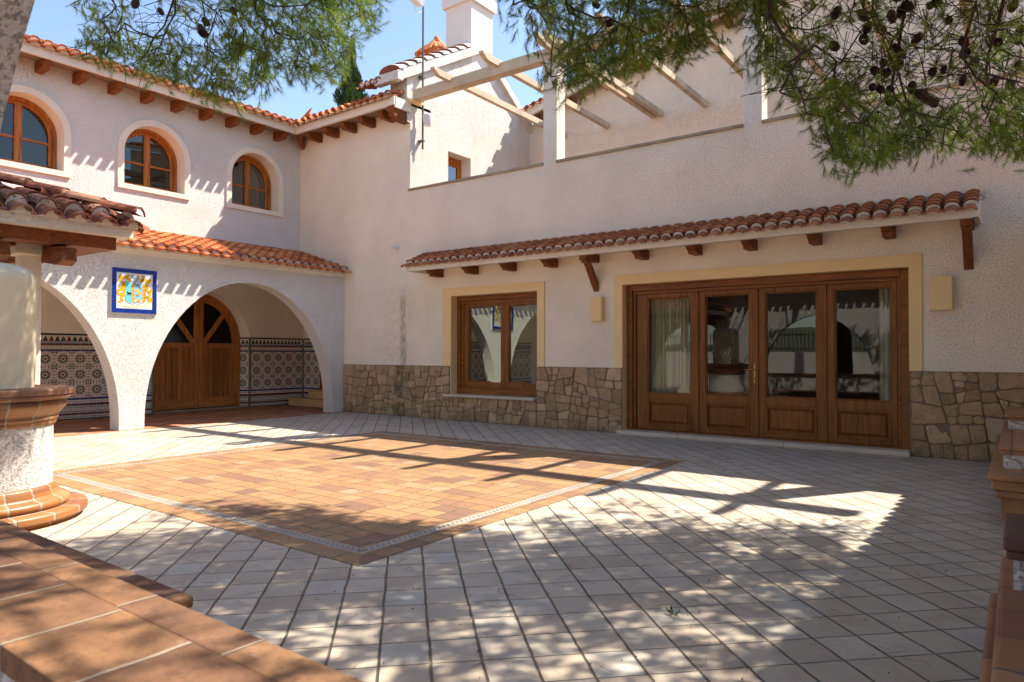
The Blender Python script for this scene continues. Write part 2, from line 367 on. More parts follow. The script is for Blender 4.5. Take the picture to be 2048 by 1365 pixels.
M['ledge_x'] = brick_mat('terracotta seat slabs crosswise', .33, 3.0, .010, [(0,(.22,.09,.055)),(.3,(.32,.14,.075)),(.6,(.40,.18,.085)),(.9,(.45,.22,.11)),(1,(.5,.26,.13))], (.2,.15,.11), off=0, plane='xy', rough=.6, bump=.005)

def radial_brick(name, cx, cy, n, gloss=.42):
    g = NG(name); X, Y, Z = g.xyz()
    an = g.math('ARCTAN2', g.math('SUBTRACT', Y, cy), g.math('SUBTRACT', X, cx))
    u = g.math('MULTIPLY', an, n/(2*PI)); e = g.math('ABSOLUTE', g.math('SUBTRACT', g.math('FRACT', g.math('ADD', u, .5)), .5))
    j = g.math('SUBTRACT', 1.0, g.sstep(e, .035, .05))
    rnd = g.wnoise(g.comb(g.math('FLOOR', u), g.math('FLOOR', g.math('MULTIPLY', Z, 9)), 0.0))
    c = g.ramp(rnd, [(0, (.17,.065,.03)), (.4, (.28,.11,.033)), (.8, (.36,.155,.045)), (1, (.36,.20,.085))])
    c = g.mix(g.math('MULTIPLY', g.ramp(g.noise(5, 5, .7), [(.4, 0.0), (.7, 1.0)]), .5), c, (.28,.10,.035))
    c = g.mix(g.math('MULTIPLY', j, .75), c, (.36,.31,.23))
    return g.fin(c, gloss, g.bump(g.math('ADD', g.math('SUBTRACT', 1.0, j), g.math('MULTIPLY', g.noise(25, 3), .3)), .004, 1.0), .5)
M['pier_tc'] = radial_brick('glazed terracotta moulding', 7.12, -8.18, 16)
def tc_plain(name, base=(.44,.20,.075), rough=.35):
    g = NG(name); n = g.noise(5, 5, .7)
    c = g.ramp(n, [(.3, tuple(x*.55 for x in base)), (.6, base), (.85, (base[0]*1.25, base[1]*1.4, base[2]*1.6))])
    return g.fin(c, rough, g.bump(g.noise(30, 3), .003, .8), .4)
M['tc'] = tc_plain('terracotta moulding')
M['tc_dark'] = tc_plain('dark brown terracotta', (.15,.07,.045), .6)

def stone_mat():
    g = NG('rubble sandstone'); a = g.attr(); n = g.noise(7, 6, .7); n2 = g.noise(35, 4, .65)
    c = g.ramp(a, [(0, (.35,.235,.13)), (.3, (.44,.30,.165)), (.6, (.48,.33,.18)), (.85, (.52,.345,.185)), (1, (.60,.44,.27))])
    c = g.mix(g.math('MULTIPLY', g.ramp(n, [(.42, 0.0), (.72, 1.0)]), .45), c, (.24,.155,.09))
    c = g.mix(g.math('MULTIPLY', g.ramp(n2, [(.6, 0.0), (.8, 1.0)]), .3), c, (.46,.38,.27))
    X, Y, Z = g.xyz()
    m = g.math('SUBTRACT', 1.0, g.sstep(g.math('ABSOLUTE', g.math('SUBTRACT', g.math('ADD', X, g.math('MULTIPLY', n, .4)), 3.6)), .05, .28))
    c = g.mix(g.math('MULTIPLY', g.math('MULTIPLY', m, g.ramp(g.noise(9, 5, .75), [(.4, 0.0), (.62, 1.0)])), .85), c, (.055,.042,.03))
    low = g.math('MULTIPLY', g.math('SUBTRACT', 1.0, g.sstep(Z, .0, .28)), g.ramp(n, [(.35, .2), (.65, 1.0)]))
    c = g.mix(g.math('MULTIPLY', low, .4), c, (.09,.07,.05))
    return g.fin(c, .9, g.bump(g.math('ADD', n, g.math('MULTIPLY', n2, .7)), .03, 1.0), .15)
M['stone'] = stone_mat()
M['curtain'] = plain('cream curtain cloth', (.66,.60,.44), .9, .002, 30, .06)
M['sheer'] = plain('grey blind cloth', (.20,.22,.18), .9, 0, 30, .06)
M['hay'] = plain('dry pine needle litter', (.22,.13,.06), .95)
def colmat(name, c, rough=.15): return plain(name, c, rough, 0, 30, .06, .5)
M['g_white'] = colmat('glazed ceramic off white', (.80,.70,.60))
M['g_pwhite'] = colmat('glazed ceramic white', (.78,.78,.76))
M['g_black'] = colmat('glazed ceramic green black', (.018,.03,.026))
M['g_green'] = colmat('glazed ceramic green', (.02,.07,.045))
M['g_red'] = colmat('glazed ceramic red', (.22,.045,.025))
M['g_dred'] = colmat('glazed ceramic maroon', (.10,.022,.022))
M['g_blue'] = colmat('glazed ceramic blue', (.03,.05,.21))
M['g_cobalt'] = colmat('glazed ceramic cobalt', (.010,.035,.24), .12)
M['g_yellow'] = colmat('painted yellow', (.80,.47,.02)); M['g_orange'] = colmat('painted orange', (.66,.24,.02))
M['g_turq'] = colmat('painted turquoise', (.15,.58,.55)); M['g_sky'] = colmat('painted light blue', (.22,.55,.75))
M['g_steel'] = colmat('painted steel grey', (.27,.36,.42)); M['g_olive'] = colmat('painted olive', (.28,.27,.03))
M['g_pale'] = colmat('painted pale yellow', (.74,.69,.42))

# ------------------------------------------------------------------ roof tiles
def barrel_roof(name, parent, origin, along, down, ncol, pitch, length, mat, course=.30, lip=True, rise=.062, mortar=True, bw=.39, lipx=.075, seed=1, raise_=0.0, extra=True, stair=None):
    """origin: eave corner (lowest, on tile bed); along: unit along eave; down: unit vector pointing down the slope; up-slope = -down"""
    rg = random.Random(seed)
    A = Vector(along).normalized(); D = Vector(down).normalized(); N = A.cross(D); 
    if N.z < 0: N = -N
    O = Vector(origin); mb = MB(); nc = max(1, int(math.ceil(length/course))); seg = 6
    rr = pitch*bw
    def arc(c, q, r0, r1, l0, l1, h0, h1, rnd, up=True, thick=.014):
        """tile shell from distance l0 (low end) to l1 up-slope"""
        vs = []
        for (l, r_, h) in ((l0, r0, h0), (l1, r1, h1)):
            for k in range(seg+1):
                a = PI*k/seg
                vs.append(c - D*l + A*(math.cos(a)*r_) + N*(h + (math.sin(a)*rise*(r_/rr) if up else -math.sin(a)*rise*.55)))
        for k in range(seg+1):
            a = PI*k/seg; r_ = r0-thick; h = h0
            vs.append(c - D*l0 + A*(math.cos(a)*r_) + N*(h + (math.sin(a)*(rise*(r0/rr)-thick) if up else -math.sin(a)*rise*.55-thick*.5)))
        n = seg+1
        fs = [(k, k+1, n+k+1, n+k) for k in range(seg)] + [(k+1, k, 2*n+k, 2*n+k+1) for k in range(seg)]
        mb.add(vs, fs, 0, rnd, False)
    def disc(c, l, r_, h, hh):
        vs = [c - D*l + N*(h-.03)] + [c - D*l + A*(math.cos(PI*k/8)*r_) + N*(h + math.sin(PI*k/8)*hh) for k in range(9)]
        vs.append(c - D*l - A*r_ + N*(h-.03)); vs.insert(1, c - D*l + A*r_ + N*(h-.03))
        mb.add(vs, [tuple(range(1, len(vs)))], 1, .5)
    lead = .10 if extra else 0.0
    for i in range(ncol):
        c0 = O + A*(pitch*(i+.5))
        n_here = nc if stair is None else stair(i)
        if extra:
            jit = rg.uniform(-.008, .008)
            arc(c0 + A*jit, 0, rr*.90, rr*.86, -lipx+rg.uniform(-.012, .012), .3, 0, .0, rg.random())
            if mortar: disc(c0 + A*jit, .03, rr*.88, -.004, rise*.82)
        if mortar and extra:
            disc(c0, lead+.02, rr*.93, .02, rise*1.25)
        for k in range(n_here):
            l0 = lead + k*course + rg.uniform(-.012, .012); l1 = lead + (k+1)*course + .04
            if k == nc-1 and stair is None: l1 = lead + length
            hb = .045 if extra else .0
            j = A*rg.uniform(-.006, .006)
            arc(c0+j, 0, rr*1.0, rr*.84, l0, l1, hb+.016, hb, rg.random())
            arc(c0 - A*(pitch*.5) + j, 0, pitch*.36, pitch*.36, (.0 if (extra and k == 0) else l0 - .01), l1, hb*.6+.0, hb*.6-.012, rg.random()*.6, up=False)
        if not extra and mortar: disc(c0, .02, rr*.9, .0, rise*.95)
    return mb.build(name, [mat, M['mortar']], parent)

# ================================================================== GROUND
g = MB(); g.quad((-400,-400,-.04),(400,-400,-.04),(400,400,-.04),(-400,400,-.04))
g.build('ground', M['ground'], kind='structure')
f = MB(); f.quad((1.7,-9.2,0),(14.2,-9.2,0),(14.2,0,0),(1.7,0,0)); f.build('patio_paving', M['floor'], kind='structure')
f = MB(); f.quad((1.7,-14.5,0),(16,-14.5,0),(16,-9.2,0),(1.7,-9.2,0)); f.build('arcade_walk', M['porchfloor'], kind='structure')
f = MB(); f.quad((-1.4,-9.5,.002),(1.7,-9.5,.002),(1.7,1.0,.002),(-1.4,1.0,.002)); f.build('porch_floor', M['porchfloor'], kind='structure')
# terracotta carpet: outer rim, mosaic band, field
X0, X1, Y0, Y1 = 5.075, 10.335, -7.215, -2.115
f = MB()
def ring(a, b, z, mx, my):
    for (p, q, r_, s_, m) in (((X0+a,Y0+a),(X1-a,Y0+a),(X1-b,Y0+b),(X0+b,Y0+b),mx), ((X1-a,Y0+a),(X1-a,Y1-a),(X1-b,Y1-b),(X1-b,Y0+b),my),
                              ((X1-a,Y1-a),(X0+a,Y1-a),(X0+b,Y1-b),(X1-b,Y1-b),mx), ((X0+a,Y1-a),(X0+a,Y0+a),(X0+b,Y0+b),(X0+b,Y1-b),my)):
        f.quad((*p,z),(*q,z),(*r_,z),(*s_,z), m)
ring(0, .177, .004, 1, 2)
i_ = .268; f.quad((X0+i_,Y0+i_,.004),(X1-i_,Y0+i_,.004),(X1-i_,Y1-i_,.004),(X0+i_,Y1-i_,.004), 0)
ring(.177, .268, .0045, 3, 3)
# little rhombs of the mosaic band
nb = 0; st = .0507
for side in range(4):
    L = (X1-X0-.36) if side % 2 == 0 else (Y1-Y0-.36); n = int(L/st)
    for k in range(n):
        t = .20 + k*st + random.uniform(-.003, .003)
        for (wq, o1) in ((.017, .2065), (.017, .2385)):
            t2 = t + (.025 if o1 > .22 else 0)
            P = [(t2-.019, o1), (t2, o1-wq*.8), (t2+.019, o1), (t2, o1+wq*.8)]
            Q = []
            for (tt, o) in P:
                if side == 0: Q.append((X0+tt, Y0+o, .006))
                elif side == 1: Q.append((X1-o, Y0+tt, .006))
                elif side == 2: Q.append((X1-tt, Y1-o, .006))
                else: Q.append((X0+o, Y1-tt, .006))
            f.poly(Q, 4, random.random())
M['mosaic_light'] = plain('pale mosaic band', (.44,.41,.36), .5, .001, 40, .15)
M['mosaic_dark'] = plain('brown mosaic pieces', (.30,.17,.10), .5, .001, 40, .3)
f.build('paving_carpet', [M['carpet'], M['carpet_bx'], M['carpet_by'], M['mosaic_light'], M['mosaic_dark']], kind='structure')
# low hills behind the camera (seen in the panes)
h = MB(); nx, ny = 60, 8; vs = []
for j in range(ny+1):
    for i in range(nx+1):
        x = -300+600*i/nx; y = -120-160*j/ny
        z = -1 + 9*math.sin(PI*j/ny)*(0.6+.35*math.sin(x*.02+1)+.22*math.sin(x*.051+j)+.1*math.sin(x*.13)) + random.uniform(-1, 1)
        vs.append((x, y, z))
h.add(vs, [(j*(nx+1)+i, j*(nx+1)+i+1, (j+1)*(nx+1)+i+1, (j+1)*(nx+1)+i) for j in range(ny) for i in range(nx)])
h.build('hills', M['hill'], kind='structure')

# ================================================================== HOUSE
house = thing('house', 'large white stuccoed villa with terracotta tiled eaves around a paved courtyard', 'house', (6, 0, 0))
# ---- wall with holes helper: plane y=const, rectangles
def wall_xz(mb, y0, y1, xs, zs, skip, m=0):
    for i in range(len(xs)-1):
        for j in range(len(zs)-1):
            cx, cz = (xs[i]+xs[i+1])/2, (zs[j]+zs[j+1])/2
            if any(a < cx < b and c < cz < d for a, b, c, d in skip): continue
            mb.quad((xs[i],y0,zs[j]),(xs[i+1],y0,zs[j]),(xs[i+1],y0,zs[j+1]),(xs[i],y0,zs[j+1]), m)
def reveal_y(mb, x0, x1, z0, z1, y0, y1, m=0, bottom=True):
    mb.quad((x0,y0,z0),(x0,y0,z1),(x0,y1,z1),(x0,y1,z0), m); mb.quad((x1,y0,z1),(x1,y0,z0),(x1,y1,z0),(x1,y1,z1), m)
    mb.quad((x0,y0,z1),(x1,y0,z1),(x1,y1,z1),(x0,y1,z1), m)
    if bottom: mb.quad((x1,y0,z0),(x0,y0,z0),(x0,y1,z0),(x1,y1,z0), m)
wa = MB()
WIN = (4.736, 6.75, .50, 2.395); DOR = (8.42, 12.46, -.01, 2.405)
wall_xz(wa, 0, 0, [1.2, 4.736, 6.75, 8.42, 12.46, 16], [-.02, .50, 2.395, 2.405, 4.60], [WIN, (8.42,12.46,-.02,2.405)])
wa.quad((0,0,3.0),(1.2,0,3.0),(1.2,0,4.60),(0,0,4.60)); wa.quad((0,0,4.6),(3.6,0,4.6),(3.6,0,6.7),(0,0,6.7))
wa.quad((1.2,0,-.02),(1.2,1.0,-.02),(1.2,1.0,3.0),(1.2,0,3.0))       # inside end of the wall at the porch
wa.quad((3.6,.25,4.60),(16,.25,4.60),(16,.25,3.7),(3.6,.25,3.7)); wa.quad((3.6,0,4.6),(16,0,4.6),(16,.25,4.6),(3.6,.25,4.6))
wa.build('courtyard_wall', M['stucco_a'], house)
# left upper wall (x=0) with arched windows
AW = [(-1.867,-.483), (-4.081,-2.680), (-6.27,-4.869), (-8.47,-7.07)]
def arch_pts(yc, r, zb, n=24, zs=None):
    zs = zb if zs is None else zs
    return [(yc-r, zb)] + [(yc - r*math.cos(PI*k/n), zs + r*math.sin(PI*k/n)) for k in range(n+1)] + [(yc+r, zb)]
wb = MB()
def arch_wall(mb, x, ya, yb, z0, z1, holes, m=0, flip=False):
    """wall sheet in plane x with arch shaped holes: list of (outline[(y,z)..] from bottom-left over top to bottom-right, zbottom)"""
    cur = ya
    for pts in holes:
        l, r_ = pts[0][0], pts[-1][0]; zb = pts[0][1]
        mb.quad((x,cur,z0),(x,l,z0),(x,l,z1),(x,cur,z1), m)
        if zb > z0 + 1e-4: mb.quad((x,l,z0),(x,r_,z0),(x,r_,zb),(x,l,zb), m)
        for a, b in zip(pts[:-1], pts[1:]):
            if abs(a[0]-b[0]) < 1e-6: continue
            mb.quad((x,a[0],a[1]),(x,b[0],b[1]),(x,b[0],z1),(x,a[0],z1), m)
        cur = r_
    mb.quad((x,cur,z0),(x,yb,z0),(x,yb,z1),(x,cur,z1), m)
def soffit_arch(mb, pts, xa, xb, m=0, sm=True):
    vs = [(xa,p[0],p[1]) for p in pts] + [(xb,p[0],p[1]) for p in pts]; n = len(pts)
    mb.add(vs, [(i,i+1,n+i+1,n+i) for i in range(n-1)], m, None, sm)
holes = []
for (a, b) in sorted(AW):
    yc, r_ = (a+b)/2, (b-a)/2-.115
    holes.append(arch_pts(yc, r_, 4.49, 24, 5.12))
arch_wall(wb, 0, -10.5, 0, 2.9, 6.7, holes)
wb.build('wing_wall', M['stucco'], house)
# upper windows
def arched_window(yc, w_, first=None):
    r_ = w_/2-.115; R_ = w_/2
    if first is not None:
        root, kids, y0 = first; c = root.copy(); C.objects.link(c); c.location = Vector(root.location)+Vector((0, yc-y0, 0))
        for k in kids: d = k.copy(); C.objects.link(d); d.parent = c
        return c
    s = MB()   # limestone surround + reveal
    ins = arch_pts(yc, r_, 4.49, 24, 5.12); outp = arch_pts(yc, R_, 4.40, 24, 5.12)
    n = len(ins)
    for i in range(n-1):
        s.quad((.03,ins[i][0],ins[i][1]),(.03,outp[i][0],outp[i][1]),(.03,outp[i+1][0],outp[i+1][1]),(.03,ins[i+1][0],ins[i+1][1]))
    soffit_arch(s, outp, .03, -.01); soffit_arch(s, ins, .03, -.44)
    s.box(-.42, .036, yc-R_, yc+R_, 4.395, 4.49)
    wdw = s.build('arched_window', M['limestone'], house)
    fr = MB(); d0, d1 = -.38, -.31
    def arcband(ra, rb, xa, xb, m=0):
        pa = arch_pts(yc, ra, 4.49, 20, 5.12); pb = arch_pts(yc, rb, 4.49, 20, 5.12)
        for i in range(len(pa)-1):
            fr.quad((xb,pa[i][0],pa[i][1]),(xb,pb[i][0],pb[i][1]),(xb,pb[i+1][0],pb[i+1][1]),(xb,pa[i+1][0],pa[i+1][1]), m)
        soffit_arch(fr, pa, xa, xb, m, False); soffit_arch(fr, pb, xa, xb, m, False)
    arcband(r_-.06, r_, -.40, -.28); arcband(r_-.115, r_-.06, -.40, -.32)
    fr.box(-.40, -.28, yc-r_, yc+r_, 4.49, 4.54); fr.box(-.40, -.32, yc-r_+.05, yc+r_-.05, 4.54, 4.60)
    fr.box(-.40, -.31, yc-.055, yc+.055, 4.55, 5.12+r_-.08)
    fr.box(-.39, -.33, yc-r_+.06, yc+r_-.06, 4.985, 5.025)
    fo = fr.build('frame', M['light_z'], wdw)
    pn = MB(); pp = arch_pts(yc, r_-.07, 4.52, 20, 5.12); pn.poly([(-.355,p[0],p[1]) for p in pp])
    po = pn.build('pane', M['glass_dark'], wdw)
    return (wdw, [fo, po], yc)
fw = None
for i, (a, b) in enumerate([AW[1], AW[0], AW[2], AW[3]]):
    r_ = arched_window((a+b)/2, 1.40, fw)
    if fw is None: fw = r_
# dark rooms behind upper windows
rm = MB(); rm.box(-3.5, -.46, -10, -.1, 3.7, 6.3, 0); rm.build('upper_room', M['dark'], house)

# ---- eaves: wall B (along y) and wall A (along x)
def corbel_out(d, p0, L, h, w_, axis):
    """profiled rafter tail; p0 = wall point at top centre, L projecting, axis 'x+' or 'y-'"""
    prof = [(0,0),(L,0),(L,-h*.45),(L*.93,-h*.58),(L*.90,-h*.8),(L*.72,-h),(0,-h)]
    if axis == 'x': pts = [(p0[0]+a, p0[1]-w_/2, p0[2]+b) for a, b in prof]; dv = (0, w_, 0)
    else: pts = [(p0[0]-w_/2, p0[1]-a, p0[2]+b) for a, b in prof]; dv = (w_, 0, 0)
    d.prism(pts, dv)
eb = MB()   # fascia + soffit, wing side
eb.box(.42, .48, -10.5, -.48, 6.24, 6.40, 0); eb.quad((0,-10.5,6.31),(.44,-10.5,6.24),(.44,-.44,6.24),(0,0,6.31), 1)
eb.box(-.5, .44, -10.5, -.45, 6.36, 6.42, 0)
eb.box(.42, 3.62, -.48, -.42, 6.24, 6.40, 0); eb.quad((0,0,6.31),(.44,-.44,6.24),(3.60,-.44,6.24),(3.60,0,6.31), 1)
eb.box(-.5, 3.60, -.45, .6, 6.36, 6.42, 0)
eb.box(3.52, 3.62, -.44, 0, 6.20, 6.40, 0)
eave = eb.build('eave', [M['stucco_fine'], M['soffit']], house)
for k in range(16):
    m_ = MB(); corbel_out(m_, (0.0, -.684-.588*k, 6.27), .40, .17, .115, 'x'); m_.build('corbel', M['corbel_x'], eave)
for k in range(5):
    m_ = MB(); corbel_out(m_, (.759+.588*k, 0.0, 6.27), .40, .17, .115, 'y'); m_.build('corbel', M['corbel_y'], eave)
m_ = MB(); corbel_out(m_, (3.50, 0.0, 6.26), .47, .27, .16, 'y'); m_.build('corbel', M['corbel_y'], eave)
m_ = MB(); m_.prism([(.03,.0,6.27),(.36,-.33,6.27),(.33,-.30,6.14),(.1,-.07,6.06),(.03,0,6.06)], (.06,.06,0)); m_.build('corbel', M['corbel_x'], eave)
sl_ = math.tan(R(17))
barrel_roof('roof_tiles', house, (.58,-10.5,6.395), (0,1,0), (1,0,-sl_), 48, .208, 1.2, M['tile'], seed=3)
barrel_roof('roof_tiles', house, (.46,-.60,6.395), (1,0,0), (0,-1,-sl_), 15, .208, 1.2, M['tile'], seed=4)
rs = MB(); rs.quad((.3,-10.5,6.44),(.3,-.3,6.44),(-4,4,7.8),(-4,-10.5,7.8)); rs.quad((.3,-.3,6.44),(3.3,-.3,6.44),(3.3,4,7.75),(-4,4,7.8)); rs.build('roof_deck', M['tile_dark'], house)

# ---- gable wall on the terrace (x 3.1..3.6)
GX = 3.6
g_ = MB()
prof = [(-.10,4.6),(4.3,4.6),(4.3,6.85),(2.29,8.26),(.0,6.97),(-.10,6.92)]
WG = (1.16, 1.93, 4.3, 5.70)
# front (facing +x) face with a window hole: split in pieces
def gz(y): return 6.97+(y-0)*(8.26-6.97)/2.29 if y < 2.29 else 8.26-(y-2.29)*(8.26-6.85)/(4.3-2.29)
for (ya, yb, zb) in ((-.10,0,6.0),(0,1.16,3.6),(1.16,1.93,5.70),(1.93,2.29,3.6),(2.29,4.3,3.6)):
    za, zc = (gz(ya) if ya >= 0 else 6.92), gz(yb)
    g_.poly([(GX,ya,zb),(GX,yb,zb),(GX,yb,zc),(GX,ya,za)])
g_.quad((3.12,-.10,6.2),(GX,-.10,6.2),(GX,-.10,6.92),(3.12,-.10,6.92))
g_.poly([(3.12,-.10,6.2),(3.12,4.3,6.2),(3.12,4.3,6.85),(3.12,2.29,8.26),(3.12,0,6.97),(3.12,-.1,6.92)])
g_.quad((3.12,4.3,6.2),(GX,4.3,6.2),(GX,4.3,6.85),(3.12,4.3,6.85))
for (a, b) in (((0,6.97),(2.29,8.26)),((2.29,8.26),(4.3,6.85)),((-.1,6.92),(0,6.97))):
    g_.quad((3.12,a[0],a[1]),(GX,a[0],a[1]),(GX,b[0],b[1]),(3.12,b[0],b[1]))
g_.quad((GX,1.16,3.6),(GX,1.16,5.70),(3.24,1.16,5.70),(3.24,1.16,3.6)); g_.quad((GX,1.93,3.6),(GX,1.93,5.70),(3.24,1.93,5.70),(3.24,1.93,3.6)); g_.quad((GX,1.16,5.70),(GX,1.93,5.70),(3.24,1.93,5.70),(3.24,1.16,5.70))
gable = g_.build('gable_wall', M['stucco_g'], house)
gw = MB(); 
gw.box(3.24, 3.32, 1.16, 1.93, 5.60, 5.70); gw.box(3.24,3.32,1.16,1.26,3.7,5.6); gw.box(3.24,3.32,1.83,1.93,3.7,5.6); gw.box(3.24,3.30,1.26,1.31,3.7,5.6); gw.box(3.24,3.30,1.26,1.83,5.52,5.6)
gwo = gw.build('gable_window', M['light_z'], house)
gp = MB(); gp.quad((3.27,1.26,3.7),(3.27,1.83,3.7),(3.27,1.83,5.6),(3.27,1.26,5.6)); gp.build('pane', M['glass_dark'], gwo)
vg = MB()   # verge boards with caps
def slab_along(mb, p, q, x0, x1, t, m=0, drop=0):
    mb.prism([(x0,p[0],p[1]),(x1,p[0],p[1]),(x1,p[0],p[1]+t),(x0,p[0],p[1]+t)], (0,q[0]-p[0],q[1]-p[1]), m)
slab_along(vg, (-.30,6.79),(2.29,8.25), 3.02, 3.70, .20); slab_along(vg, (2.29,8.25),(4.45,6.74), 3.02, 3.70, .20)
vg.box(3.02, 3.70, -.45, -.30, 6.75, 6.93, 0)
verge = vg.build('verge', M['stucco_g'], house)
def cap_tiles(mb, p, q, xc, rr, n, m=0, hh=.1):
    P = Vector((xc,p[0],p[1])); Q = Vector((xc,q[0],q[1])); d = (Q-P)/n; 
    up = Vector((1,0,0)).cross(d.normalized()); up = up if up.z > 0 else -up
    for k in range(n):
        a = P + d*k; b = P + d*(k+1.08); vs = []
        for (c_, s_, l_) in ((a, 1.0, .03), (b, .86, .0)):
            for i in range(9): t = PI*i/8; vs.append(c_ + Vector((1,0,0))*math.cos(t)*rr*s_ + up*(l_ + math.sin(t)*hh*s_))
        vs.append(a)
        mb.add(vs, [(i,i+1,9+i+1,9+i) for i in range(8)], m, random.random(), False); mb.add(vs[:9], [tuple(range(9))], 1, .2)
cp = MB(); cap_tiles(cp, (-.36,6.955),(2.0,8.29), 3.38, .30, 9, 0, .12); cp.build('cap_tiles', [M['chim'], M['tile_dark']], verge)
cp = MB(); cap_tiles(cp, (2.8,8.10),(4.45,6.95), 3.36, .30, 6, 0, .08); cp.build('cap_tiles', [M['chim'], M['tile_dark']], verge)
# tiles seen at the front end of the gable eave
barrel_roof('eave_tiles', verge, (2.55,-.47,6.83), (1,0,0), (0,-1,-sl_), 4, .17, .5, M['tile_dark'], seed=9, extra=False)
# chimney
ch = MB(); ch.box(2.83, 3.603, 1.94, 2.72, 7.6, 9.34)
ch2 = MB(); ch2.box(2.76, 3.67, 1.87, 2.79, 9.34, 9.62); ch2.box(2.83,3.6,1.94,2.72,9.62,9.9)
cho = ch.build('chimney', M['chim'], house); cc = ch2.build('chimney_cap', M['chim'], cho)
# little chimney with pyramid tile roof behind
pc = MB(); pc.box(1.05, 1.75, 2.85, 3.5, 7.3, 9.02); pco = pc.build('small_chimney', M['chim'], house)
pr = MB(); ap = Vector((1.40,3.17,9.50)); cs = [Vector((.98,2.76,9.02)),Vector((1.82,2.76,9.02)),Vector((1.82,3.58,9.02)),Vector((.98,3.58,9.02))]
for i in range(4):
    a, b = cs[i], cs[(i+1)%4]
    for k in range(5):
        p = a.lerp(b, (k+.5)/5); q = ap.lerp(p, .12 if abs(k-2) < 1 else .25+.1*abs(k-2)); 
        pr.tube([p, p.lerp(q,.33), p.lerp(q,.66), q], [.075,.07,.065,.05], 6, 0, random.random())
pr.lathe([(.0,9.57),(.06,9.55),(.08,9.50),(.09,9.42)], 1.40, 3.17, 10, 0)
pr.box(1.0,1.8,2.8,3.54,9.0,9.04,1)
pr.build('chimney_roof', [M['tile'], M['chim']], pco)

# ---- terrace back wall with sloping verge
def rz(x): return 7.03 + .233*(x-3.48)
bw = MB(); bw.poly([(3.6,4.26,3.6),(17,4.26,3.6),(17,4.26,rz(17)),(3.6,4.26,rz(3.6))]); bw.build('terrace_back_wall', M['stucco_t'], house)
tf = MB(); tf.quad((3.3,0.1,3.7),(17,0.1,3.7),(17,4.26,3.7),(3.3,4.26,3.7)); tf.build('terrace_floor', M['porchfloor'], house)
rk = MB()
rk.prism([(3.70,3.80,rz(3.70)+.02),(17,3.80,rz(17)+.02),(17,3.80,rz(17)+.18),(3.70,3.80,rz(3.70)+.18)], (0,.08,0), 0)
rk.prism([(3.70,3.88,rz(3.7)+.05),(17,3.88,rz(17)+.05),(17,3.88,rz(17)+.08),(3.70,3.88,rz(3.7)+.08)], (0,.5,0), 1)
rake = rk.build('sloping_eave', [M['stucco_fine'], M['soffit']], house)
for k in range(10):
    x = 4.0+.95*k; m_ = MB(); corbel_out(m_, (x, 4.26, rz(x)+.05), .38, .17, .12, 'y'); m_.build('corbel', M['corbel_y'], rake)
barrel_roof('eave_tiles', rake, (3.62,3.74,rz(3.62)+.18), (1,0,.233), (0,-1,-.05), 62, .208, .5, M['tile'], seed=12)

# ---- coping and pillars
for (a, b) in ((3.56,5.02),(5.025,6.862),(7.142,8.9),(8.905,10.371),(10.637,12.2),(12.205,13.9)):
    c_ = MB(); c_.box(a, b, -.035, .28, 4.60, 4.645); bevel(c_.build('coping', M['coping'], house), .006)
for (a, b) in ((6.862,7.142),(10.371,10.637),(13.9,14.18)):
    c_ = MB(); c_.box(a, b, .003, .285, 4.59, 6.455); bevel(c_.build('pillar', M['stucco_p'], house), .012)

